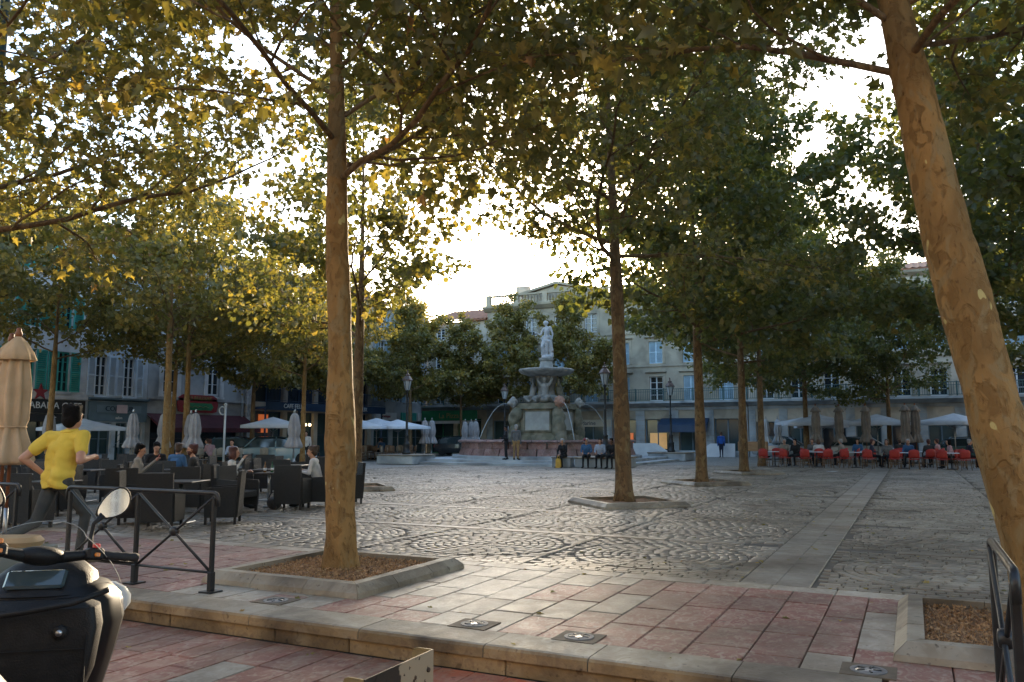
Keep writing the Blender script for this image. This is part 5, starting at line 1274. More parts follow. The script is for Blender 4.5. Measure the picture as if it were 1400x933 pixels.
AWAY, TOCAM, TORIGHT, TOLEFT = YAW, YAW + PI, YAW - PI / 2, YAW + PI / 2
EMPTY_L = 'empty black woven armchair in the rows of the terrace'
occ = [(-8.15, 17.6, TORIGHT + .35, 'black woven armchair holding the person in the taupe jacket'), (-6.95, 18.0, TOLEFT - .2, 'black woven armchair holding the bearded person'), (-6.05, 17.4, TORIGHT + .2, 'black woven armchair holding the auburn haired person in cream'), (-4.25, 17.9, TOLEFT, 'black woven armchair holding the short haired person in white'),
       (-9.3, 21.2, TOCAM + .5, 'black woven armchair holding the person in a dark suit'), (-8.4, 20.2, AWAY - .3, 'black woven armchair holding the person in blue')]
for xc, d, rz, lb in occ: put(AC, ac_used, CW(xc, d), rz, lb)
for xc, d, rz, lb in ((-6.55, 16.6, AWAY + .05, 'black woven armchair turned away behind the crossed barrier, nearest the bearded person'), (-7.55, 15.9, AWAY + .25, 'black woven armchair turned away at the table of the taupe jacket'), (-4.65, 17.3, AWAY - .1, 'black woven armchair turned away at the table with bottles'), (-8.9, 16.0, AWAY - .3, 'black woven armchair right behind the runner'), (-3.75, 18.7, TOLEFT + .4, 'black woven armchair touching the tall tan trunk'), (-5.6, 16.7, TORIGHT - .3, 'black woven armchair drawn up next to the cream top')):
    put(AC, ac_used, CW(xc, d), rz, lb)
put(TB, tb_used, CW(-7.5, 17.3), YAW, 'black pedestal table between taupe jacket and bearded person'); put(TB, tb_used, CW(-5.15, 17.8), YAW, 'black pedestal table with bottles and glasses'); put(TB, tb_used, CW(-8.9, 20.6), YAW, 'black pedestal table of the dark suited person')
cr = random.Random(4)
for d in (14.6, 16.8, 19.4, 22.0, 24.6, 27.4):
    for xc in np.arange(-14.5, -3.0, 2.15):
        if xc < -.62 * d - .5 or xc > -.19 * d - 1.2: continue
        if any(math.hypot(xc - a, d - b_) < 1.35 for a, b_ in ((-7.5, 17.3), (-5.15, 17.8), (-8.9, 20.6), (-6.6, 16.5), (-7.55, 15.9))): continue
        if abs(CW(xc, d)[0] + 14.4) < 1.5 and abs(CW(xc, d)[1] - 18.9) < 1.5: continue
        if math.hypot(xc + 7.0, d - 11.4) < 1.2: continue
        x_, d_ = xc + cr.uniform(-.2, .2), d + cr.uniform(-.2, .2)
        put(TB, tb_used, CW(x_, d_), YAW + cr.uniform(-.1, .1), 'empty black pedestal table in the terrace rows')
        for rz, ox, od in ((TORIGHT, -.72, 0), (TOLEFT, .72, .05), (AWAY, 0, -.75)):
            if cr.random() < .86: put(AC, ac_used, CW(x_ + ox + cr.uniform(-.06, .06), d_ + od), rz + cr.uniform(-.3, .3), EMPTY_L)
# things on the tables
def bottle(label, loc, mat, h=.24, glass=False):
    t = thing('drinking_glass' if glass else 'bottle', label, 'glass' if glass else 'bottle', loc)
    q = MB(); q.lathe([(.026, 0), (.032, .01), (.036, h), (.033, h), (.024, .02)] if glass else [(.03, 0), (.033, .01), (.033, h * .55), (.014, h * .75), (.013, h), (.016, h + .005), (.012, h + .02)], 14); q.build('vessel', mat, t, True)
    if not glass: MB().lathe([(.0335, h * .2), (.0335, h * .45)], 14).build('label_band', m_white, t, True)
    return t
tz = .743; c0 = CW(-5.15, 17.8)
m_bamb = M('amber_glass', (.20, .10, .04), (.16, .08, .03), 5, .15); m_bgrn = M('green_glass', (.02, .10, .05), (.015, .08, .04), 5, .12); m_clear = glass_mat('clear_glass', (.9, .95, .95), .35)
for xc, d, m_, lb, gl in ((-5.37, 17.7, m_bamb, 'amber bottle on the black table by the auburn haired person', 0), (-5.23, 17.75, m_bgrn, 'green bottle on the black table', 0), (-4.92, 17.75, M('beer_glass', (.55, .30, .10), (.6, .4, .2), 5, .2), 'glass of beer on the black table', 1), (-5.13, 17.65, m_clear, 'clear glass beside the green bottle', 1)): bottle(lb, CW(xc, d, tz), m_, .21 if not gl else .15, gl)
hb = thing('handbag', 'dark shiny handbag on the ground under the table with bottles', 'handbag', CW(-5.0, 17.2))
q = MB(); q.ell((0, 0, .13), (.19, .10, .14), 14, 8); q.build('bag_body', M('bag_leather', (.03, .028, .026), (.07, .065, .06), 9, .3), hb, True); tube_o('strap', [(.15 * math.cos(a), 0, .2 + .16 * math.sin(a)) for a in np.linspace(.2, 2.94, 9)], .012, m_iron, hb, 6)

# ---- bistro chairs (curved cane back)
m_cane = M('cane', (.22, .13, .06), (.15, .085, .04), 12, .6); m_redc = M('red_weave', (.44, .03, .02), (.34, .024, .016), 25, .6, .3, 120); m_palec = M('cream_weave', (.44, .38, .30), (.34, .29, .22), 25, .6, .3, 120); m_browc = M('brown_weave', (.19, .11, .06), (.26, .17, .10), 25, .6, .3, 120)
def bistro(mat, group):
    t = thing('bistro_chair', 'x', 'chair', group=group)
    MB().box((0, .02, .45), (.43, .42, .035), None, .012).build('seat', mat, t)
    q = MB(); q.grid([[(.235 * math.sin(a) , -.05 - .20 * math.cos(a) - .05 * (z - .48), z - .10 * (abs(a) / 1.25) ** 2 * (z - .5) / .4) for a in np.linspace(-1.25, 1.25, 9)] for z in (.50, .62, .76, .90)])
    o = q.build('backrest', mat, t, True); md = o.modifiers.new('s', 'SOLIDIFY'); md.thickness = .025
    for x, y, h, sx, sy in ((-.19, -.17, .47, -.03, -.06), (.19, -.17, .47, .03, -.06), (-.19, .2, .44, -.02, .03), (.19, .2, .44, .02, .03)): tube_o('leg', [(x, y, h), (x + sx, y + sy, 0)], .016, m_cane, t, 6)
    for y in (-.15, .18): tube_o('stretcher', [(-.2, y, .2), (.2, y, .2)], .009, m_cane, t, 5)
    return t
def round_table(mat, group):
    t = thing('bistro_table', 'x', 'table', group=group); MB().lathe([(.33, .71), (.35, .725), (.33, .74)], 20).build('table_top', mat, t, 'auto'); tube_o('column', [(0, 0, .03), (0, 0, .71)], .03, m_iron, t); MB().lathe([(.24, 0), (.24, .02), (.04, .05)], 16).build('base', m_iron, t, 'auto'); return t
RC, RT = bistro(m_redc, 'red woven chairs on the far terrace'), round_table(m_white, 'small tables on the red terrace'); rcu, rtu = [0], [0]
RL = 'red woven bistro chair with cane legs on the far terrace'
for k in range(10):
    x = -6.7 + k * .98 + cr.uniform(-.15, .15); put(RC, rcu, (x, 41.2 + cr.uniform(-.25, .25), 0), cr.uniform(-.5, .5), RL)
    if k % 2 == 0: put(RT, rtu, (x + .4, 42.0, 0), 0, 'small round bistro table among the red chairs')
for k in range(15):
    x = -6.2 + k * .9; put(RC, rcu, (x + cr.uniform(-.2, .2), 43.0 + (k % 3) * 1.3 + cr.uniform(-.3, .3), 0), cr.choice((0, PI / 2, -PI / 2, PI)) + cr.uniform(-.3, .3), RL)
for k in range(5): put(RC, rcu, (3.4 + k * .9, 40.9 + cr.uniform(-.3, .3), 0), cr.uniform(-.4, .4), RL); put(RT, rtu, (-4.8 + k * 2.6, 44.6, 0), 0, 'small round bistro table among the red chairs')
BC = bistro(m_browc, 'cane chairs by the fountain'); bcu = [0]; PC = bistro(m_palec, 'pale chairs before the brasserie'); pcu = [0]
for k in range(20): put(BC, bcu, (-33.8 + (k % 5) * 1.15 + cr.uniform(-.3, .3), 40.6 + (k // 5) * 1.5 + cr.uniform(-.3, .3), 0), cr.uniform(-3, 3), 'brown woven bistro chair between the fountain and the blue cafe')
for k in range(8): put(PC, pcu, (-33.2 + (k % 4) * 1.2, 41.3 + (k // 4) * 2.2, 0), cr.uniform(-3, 3), 'cream woven bistro chair between fountain and blue cafe')
for k in range(22): put(PC, pcu, (-34.6 + (k % 4) * 1.25 + cr.uniform(-.2, .2), 27.5 + (k // 4) * 1.7 + cr.uniform(-.2, .2), 0), cr.uniform(-3, 3), 'cream woven bistro chair in front of the shop row')
# wooden menu planter by the red chairs
t = thing('planter_box', 'wooden box planter on legs at the edge of the red terrace', 'planter', (-7.6, 44.2, 0)); MB().box((0, 0, .95), (1.5, .4, .5), None, .01).build('box', M('light_wood', (.36, .22, .11), (.28, .16, .08), 5, .6, stretch=(.3, 1, 4)), t)
for x in (-.6, .6): MB().box((x, 0, .35), (.08, .3, .7)).build('leg', m_iron, t)
# scroll-topped white posts in front of the shops
for xc, d, lb in ((-14.2, 40, 'slim white post with scroll bracket before the burgundy awning'), (-22.0, 36.5, 'slim white post with scroll bracket by the star cafe')):
    t = thing('street_post', lb, 'post', CW(xc, d)); tube_o('post', [(0, 0, 0), (0, 0, 3.0)], .05, m_white, t)
    tube_o('scroll', [(.0 - .3 * (1 - math.cos(a)) * (1 - a / 9), 0, 2.7 + .3 * math.sin(a) * (1 - a / 9)) for a in np.linspace(0, 6.5, 18)], .025, m_white, t, 6); q = MB(); q.ell((0, 0, 3.05), (.08, .08, .08)); q.build('finial', m_white, t, True)
# ================================================================== PEOPLE
DOWN = 0
def at(xc, d, z=0.): return CW(xc, d, z)
G_ = 'people seated on the black terrace'
# the runner: pushing off the left toe, right leg under him, elbows bent
J = dict(pelvis=(0, 0, .96), chest=(.0, .06, 1.27), neck=(.01, .09, 1.49), head=(.02, .12, 1.645), sl=(-.205, .05, 1.42), sr=(.205, .10, 1.43), el=(-.36, -.15, 1.19), er=(.37, -.07, 1.17), wl=(-.25, .02, 1.02), wr=(.20, .26, 1.20),
         hl=(-.09, -.01, .93), hr=(.09, .02, .93), kl=(-.10, -.16, .50), kr=(.11, .24, .56), al=(-.11, -.56, .24), ar=(.10, .14, .12), tl=(-.12, -.60, .06), tr=(.12, .32, .045))
UPR = Matrix.Rotation(R(20), 3, 'Z')
for k_ in ('sl', 'sr', 'el', 'er', 'wl', 'wr'): J[k_] = tuple(UPR @ Vector(J[k_]))
J['kr'] = (.11, .27, .57); J['ar'] = (.10, .22, .13); J['tr'] = (.12, .40, .05); J['al'] = (-.11, -.62, .26); J['tl'] = (-.12, -.68, .07)
run = thing('person', 'running person in yellow polo shirt and dark jeans seen from behind', 'person', at(-5.4, 9.7), YAW - R(38)); run.scale = (1.07,) * 3
c_yel = M('yellow_polo', (.74, .53, .075), (.66, .46, .055), 4, .9, .5, 18); c_jean = M('dark_jeans', (.035, .040, .040), (.06, .062, .056), 5, .85, .3, 80); m_shoeb = M('brown_boot', (.10, .06, .035), (.07, .04, .025), 8, .6)
mt_ = mats(c_yel, c_jean, m_shoeb); mt_['arm'] = m_skin
F = Fig(); body(F, J, 1., .97, sleeve='arm', fore='arm'); head(F, J['head'], .42, 0, 1.05)
F.build('body', .0105, mt_, run, 2)
hair(run, J['head'], m_hblack, .42, 0, 1.16, 'short', .012)
S = Fig()                                  # loose polo: torso, flared hem, short sleeves, collar
for e, x in (('l', -1), ('r', 1)):
    S.cap((.055 * x, .0, .99), .118, tuple(UPR @ Vector((.07 * x, .055, 1.28))), .128, 's', 14); S.cap((.075 * x, -.02, .90), .118, (.06 * x, .0, 1.02), .122, 's', 14)
    a = Vector(J['s' + e]); b_ = Vector(J['e' + e]); S.cap(a, .082, a.lerp(b_, .58), .073, 's', 12)
S.cap(tuple(UPR @ Vector((-.15, .055, 1.405))), .086, tuple(UPR @ Vector((.15, .09, 1.41))), .086, 's', 12); S.cap((0, .06, 1.3), .135, (0, .08, 1.43), .10, 's', 12)
gq = random.Random(3)
for k in range(0): zz = gq.uniform(.95, 1.3); S.cap((gq.uniform(-.13, .13), -.115, zz), .018, (gq.uniform(-.13, .13), -.10, zz + gq.uniform(-.1, .12)), .013, 's', 6)
so_ = S.build('polo_shirt', .0125, {'s': c_yel}, run, 2)
for v in so_.data.vertices:                # straight hem, loose folds
    k_ = max(0., 1.25 - v.co.z) * 2.2
    fold = .014 * math.sin(v.co.x * 26 + v.co.z * 17 + v.co.y * 9 + 1.5 * math.sin(v.co.z * 9)) + .012 * math.sin(v.co.x * 13 - v.co.z * 27 + 2 * math.sin(v.co.x * 11)) + .006 * math.sin(v.co.z * 60 + v.co.x * 25)
    d_ = Vector((v.co.x, v.co.y + .01, 0)).normalized(); v.co += d_ * fold * min(1, .35 + k_)
    lim = .868 + .012 * math.sin(v.co.x * 22)
    if v.co.z < lim: v.co.z = lim
q = MB(); q.tube([(.01 + .072 * math.cos(a), .085 + .075 * math.sin(a), 1.495 + .012 * math.sin(a)) for a in np.linspace(0, 2 * PI, 17)][:-1], .02, 8, closed=True); q.build('collar', c_yel, run, True)
q = MB(); q.lathe([(.036, -.012), (.039, 0), (.036, .012)], 14); o = q.build('wristwatch', m_steel, run, True); o.location = (-.262, 0, 1.045); o.rotation_euler = (.7, .3, 0)

# seated on the black terrace
person('seated person in taupe jacket with dark hair looking at a phone', at(-8.15, 17.55), TORIGHT + .35, sit_pose(.06, 0, (-.12, .40, .98), (.10, .42, 1.0)), mats(c_taupe, c_char), m_hblack, 'short', .014, -.2, -.25, G_, 'top')
ph = thing('phone', 'phone held up by the person in the taupe jacket', 'phone', at(-7.67, 17.62, 1.06), TORIGHT + .35); MB().box((0, 0, 0), (.075, .01, .15), (-.4, 0, 0), .004).build('case', M('phone_red', (.5, .14, .10), (.4, .1, .08), 5, .4), ph)
person('seated bearded person with reddish hair in a dark t-shirt', at(-6.95, 18.0), TOLEFT + .15, sit_pose(.08, 0, (-.15, .38, .80), (.16, .36, .80)), mats(c_char, c_black, None, None, None, m_hred), m_hred, 'short', .014, .25, 0, G_, 'skin', beard=True)
person('seated person with auburn bobbed hair in a cream top', at(-6.05, 17.4), TORIGHT + .2, sit_pose(.05, 0, (-.14, .38, .80), (.08, .30, 1.08)), mats(c_white, c_black), m_hred, 'bob', .014, .1, 0, G_, 'top', s=.96)
person('seated person with short brown hair in a white shirt', at(-4.25, 17.9), TOLEFT, sit_pose(.1, 0, (-.15, .4, .80), (.15, .38, .80)), mats(c_white, c_tan), m_hbrown, 'short', .014, .1, -.1, G_, 'top', s=.97)
person('seated person in a dark suit and pale shirt looking down', at(-9.3, 21.2), TOCAM + .5, sit_pose(.1, 0, (-.12, .4, .80), (.12, .4, .80)), mats(c_black, c_black), m_hblack, 'short', .016, .1, -.35, G_, 'top')
person('seated person in a blue shirt turned away', at(-8.4, 20.2), AWAY - .3, sit_pose(.1), mats(c_blue, c_black), m_hbrown, 'short', .016, .3, 0, G_, 'top')
person('person in white shirt seated in front of the pale blue car', at(-12.2, 35.5), TOCAM, sit_pose(.1), mats(c_pblue, c_black), m_hblack, 'short', .024, 0, 0, 'people by the shop row', 'top', fingers=False)
person('waiter in white shirt and dark trousers under the navy balcony', at(-10.8, 42.5), TOCAM, stand_pose(), mats(c_white, c_black), m_hblack, 'short', .024, 0, 0, 'people by the shop row', 'top', fingers=False)
person('person in white shirt standing by the tall tan trunk', at(-9.55, 43.), TOCAM + .6, stand_pose(), mats(c_white, c_grey), m_hbrown, 'short', .024, 0, 0, 'people by the shop row', 'top', fingers=False)
# at the fountain
GF = 'people at the fountain'
py = FY - 5.62
person('standing person in black holding a thin stick beside the basin', (FX + .15, py + .1, .27), PI - .9, stand_pose(.1, (-.12, .28, 1.12), (.2, .2, .9)), mats(c_black, c_black, None, m_skin_dark), m_hblack, 'short', .02, .3, 0, GF, 'top')
tube_o('stick', [(0, 0, 0), (.03, 0, .62)], .012, m_steel, None); st_ = bpy.data.objects['stick']; st_.location = (FX + .38, py - .2, 1.38); tag(st_, 'thin pale stick held by the standing person in black', 'stick')
person('grey haired standing person in grey jacket and tan trousers seen from behind', (FX + .78, py - .05, .27), .15, stand_pose(), mats(c_grey, c_tan), m_hgrey, 'short', .02, .3, 0, GF, 'top', s=1.03)
sy_ = FY - 5.95 - 1.32
def fsit(x, lb, mt2, hm, **k): return person(lb, (x, sy_ + .22, 0), PI + k.pop('r', 0), sit_pose(.1, seat=.50, knee=.40, foot=.40, **k.pop('p', {})), mt2, hm, 'short', .018, k.pop('yaw', 0), -.1, GF, 'top', **k)
person('seated person with grey hair and dark cardigan on the basin step', (FX + 4.08, sy_ + .1, 0), PI - .2, sit_pose(.1, seat=.48, knee=.40, foot=.40, lh=(-.06, .42, .62), rh=(.06, .42, .62)), mats(c_black, c_black), m_hgrey, 'short', .018, 0, 0, GF, 'top')
sb = thing('stone_bench', 'low stone block under the person with the yellow bag', 'bench', (FX + 3.95, sy_ + .27, 0)); MB().box((0, 0, .22), (.95, .52, .44), None, .02).build('block', m_warc, sb); MB().box((0, 0, .465), (1.0, .56, .05), None, .015).build('capping', m_kerb, sb)
bg = thing('bag', 'yellow bag standing between the feet of the grey haired person', 'bag', (FX + 4.0, sy_ - .42, 0)); q = MB(); q.prism([(-.13, .01), (.13, .01), (.12, .36), (.05, .45), (-.05, .45), (-.12, .36)], -.06, .06, 'y'); q.build('sack', M('yellow_bag', (.62, .36, .05), (.5, .28, .04), 6, .6), bg); tube_o('handle', [(-.05, 0, .44), (-.04, 0, .56), (.04, 0, .56), (.05, 0, .44)], .012, M('yellow_bag', (.6, .4, .1)), bg, 6)
fsit(FX + 5.2, 'seated person in blue jacket and red cap on the corner pedestal', mats(c_blue, c_black), m_hgrey, r=.2)
fsit(FX + 5.9, 'seated person in pale blue shirt on the corner pedestal', mats(c_pblue, c_black), m_hblack, r=.1)
fsit(FX + 6.5, 'seated person in black jacket over white shirt on the corner pedestal', mats(c_black, c_black, None, m_skin_dark), m_hblack, r=-.1)
cp = thing('cap', 'dark red cap on the head of the person in the blue jacket', 'cap', (FX + 5.18, sy_ + .07, 1.355)); MB().ell((0, 0, -.02), (.10, .115, .075), 12, 8).build('crown', M('cap_red', (.22, .03, .03)), cp, True); MB().box((0, -.12, -.03), (.15, .12, .015), (.2, 0, 0), .006).build('peak', M('cap_red', (.22, .03, .03)), cp)
person('standing person in bright blue jacket before the white ramp wall', (-11.95, 57.0, 0), .3, stand_pose(.08), mats(c_bright, c_navy), m_hbrown, 'short', .024, 0, 0, 'people by the arcade', 'top', fingers=False)
# crowd on the red terrace, each one its own
tops = [(c_black, 'black'), (c_navy, 'navy'), (c_char, 'charcoal'), (c_white, 'white'), (c_grey, 'grey'), (c_pink, 'pink'), (c_taupe, 'taupe'), (c_blue, 'blue')]
hs_ = [(m_hblack, 'black'), (m_hbrown, 'brown'), (m_hgrey, 'grey'), (m_hred, 'auburn')]
spots = [(-5.3, 43.2), (-4.2, 42.9), (-3.2, 44.6), (-1.9, 43.4), (-1.1, 43.1), (-.2, 44.4), (.7, 43.2), (1.6, 42.6), (2.3, 44.2), (-4.8, 46.0), (-2.6, 46.4), (-.6, 46.2), (1.2, 46.4), (3.2, 43.4), (4.2, 42.4), (-6.1, 44.8)]
wh = ['beside the twin trunks', 'under an open parasol', 'at a round table', 'near the furled taupe pair', 'by the leaning trunk']
for k, (x, y) in enumerate(spots):
    tm, tn = tops[(k * 3 + k // 8) % 8]; hm, hn = hs_[(k + k // 4) % 4]
    rz_ = [PI, 0, PI / 2, -PI / 2, PI][k % 5] + cr.uniform(-.4, .4); put(RC, rcu, (x - .05 * math.sin(rz_), y, 0), rz_, RL)
    person('seated person in %s top with %s hair on red terrace %s' % (tn, hn, wh[k % 5]), (x, y, 0), rz_, sit_pose(.08), mats(tm, c_black), hm, 'bob' if k % 3 == 1 else 'short', .03, 0, 0, 'people on the red terrace', 'top', fingers=False)
for k, (x, y) in enumerate([(-33.2, 31.2), (-32.2, 33.4), (-31.4, 29.6), (-33.9, 35.2), (-30.9, 43.5), (-32.4, 45.2)]):
    tm, tn = tops[(k * 5 + 3) % 8]; hm, hn = hs_[(k * 3 + 1) % 4]
    person('seated person in %s top with %s hair before the %s' % (tn, hn, ['brasserie awning', 'drainpipe of the brasserie', 'barber shop', 'white pilaster', 'navy balcony', 'corner shop signs'][k]), (x, y, 0), cr.uniform(-3, 3), sit_pose(.05), mats(tm, c_black), hm, 'short', .03, 0, 0, 'people by the shop row', 'top', fingers=False)
# ================================================================== CARS
m_tyre = M('tyre_rubber', (.015, .015, .015), (.022, .022, .022), 9, .85); m_cglass = M('car_glass', (.03, .05, .055), (.05, .07, .075), 2, .06, spec=.8)
def wheel(par, c, r, w_, axis='x'):
    q = MB(); q.lathe([(r * .6, -w_ / 2), (r * .93, -w_ / 2), (r, -w_ * .3), (r, w_ * .3), (r * .93, w_ / 2), (r * .6, w_ / 2)], 24); o = q.build('wheel', m_tyre, par, 'auto'); o.location = c; o.rotation_euler = (0, R(90), 0)
    q = MB(); q.lathe([(r * .59, -w_ * .42), (r * .59, w_ * .42)], 20)
    for k in range(6): a = k * PI / 3; q.box((r * .3 * math.cos(a), r * .3 * math.sin(a), 0), (r * .55, .05, w_ * .96), (0, 0, a))
    q.build('rim', m_steel, o, 'auto'); return o
def car(label, loc, rz, paint, L=3.9, dark=False):
    t = thing('parked_car', label, 'car', loc, rz, 'cars parked along the shops'); W = .84
    # stations along the car: (y, half width, sill z, shoulder z)
    st = [(-L / 2, .60, .42, .62), (-L / 2 + .08, .74, .28, .86), (-L * .32, W, .2, .92), (0, W, .2, .93), (L * .22, W, .2, .90), (L * .38, .80, .24, .80), (L / 2 - .08, .70, .3, .68), (L / 2, .5, .42, .55)]
    rows = []
    for y, w_, z0, z1 in st: rows.append([(-w_ * .9, y, z0), (-w_, y, z0 + .12), (-w_, y, (z0 + z1) / 2), (-w_ * .97, y, z1 - .06), (-w_ * .86, y, z1), (0, y, z1 + .03), (w_ * .86, y, z1), (w_ * .97, y, z1 - .06), (w_, y, (z0 + z1) / 2), (w_, y, z0 + .12), (w_ * .9, y, z0)])
    q = MB(); q.grid(rows); q.add(rows[0], [tuple(range(11))]); q.add(rows[-1], [tuple(range(11))]); q.build('body', paint, t, 'auto')
    gr = [(-L * .47, .62, .9, .92), (-L * .40, .66, .9, 1.26), (-L * .28, .66, .9, 1.43), (0., .66, .9, 1.46), (L * .12, .66, .9, 1.40), (L * .30, .70, .9, .93)]
    rows = [[(-.76, y, z0), (-w_ - .02, y, z1 - .1 if z1 > 1.1 else z1), (-w_ * .8, y, z1), (w_ * .8, y, z1), (w_ + .02, y, z1 - .1 if z1 > 1.1 else z1), (.76, y, z0)] for y, w_, z0, z1 in gr]
    q = MB(); q.grid(rows); q.build('glasshouse', m_cglass, t, 'auto')
    q = MB(); q.grid([[(-.53, y, z + .012), (0, y, z + .03), (.53, y, z + .012)] for y, _, _, z in gr[1:5]]); q.build('roof', paint, t, True)
    for e in (-1, 1):
        for y0, z0, y1, z1 in ((-L * .43, .92, -L * .30, 1.42), (-L * .02, .92, -.02 * L, 1.45), (L * .29, .94, L * .11, 1.39)): tube_o('pillar', [(.775 * e, y0, z0), (.6 * e, y1, z1)], .035, paint, t, 5)
        for y in (-L * .32, L * .33): wheel(t, (.74 * e, y, .3), .3, .2)
        MB().ell((.56 * e, L / 2 - .13, .62), (.17, .12, .09)).build('headlight', m_clear, t, True); MB().box((.66 * e, -L / 2 + .04, .72), (.12, .08, .22), None, .02).build('tail_light', m_signred, t); MB().ell((.9 * e, L * .2, .98), (.1, .07, .07)).build('wing_mirror', paint, t, True)
        MB().box((.846 * e, -.1, .78), (.02, .16, .03), None, .004).build('door_handle', m_steel, t)
    MB().box((0, L / 2 - .01, .4), (.5, .03, .11)).build('number_plate', m_white, t)
    return t
def paint(n, c): return M('car_paint_' + n, c, tuple(x * .95 for x in c), 1, .25, coat=.6)
car('pale blue hatchback parked behind the terrace near a furled parasol', CW(-12.6, 44.0), R(-58), paint('blue', (.28, .42, .46)))
car('dark green car parked beside the pale blue hatchback', CW(-15.2, 45.2), R(-58), paint('green', (.03, .07, .07)))
car('dark car parked below the green pizza sign', CW(-3.9, 62.0), R(-80), paint('dark', (.03, .035, .04)))
car('white car parked behind the red terrace under parasols', (-2.7, 54.5, 0), R(-88), paint('white', (.55, .58, .58)))
car('teal grey car parked before the arcade beyond the red chairs', (3.2, 54.8, 0), R(-90), paint('teal', (.05, .12, .13)))
car('silver car parked by the twin trunks behind the red terrace', (-7.6, 55.6, 0), R(-92), paint('silver', (.32, .34, .34)))

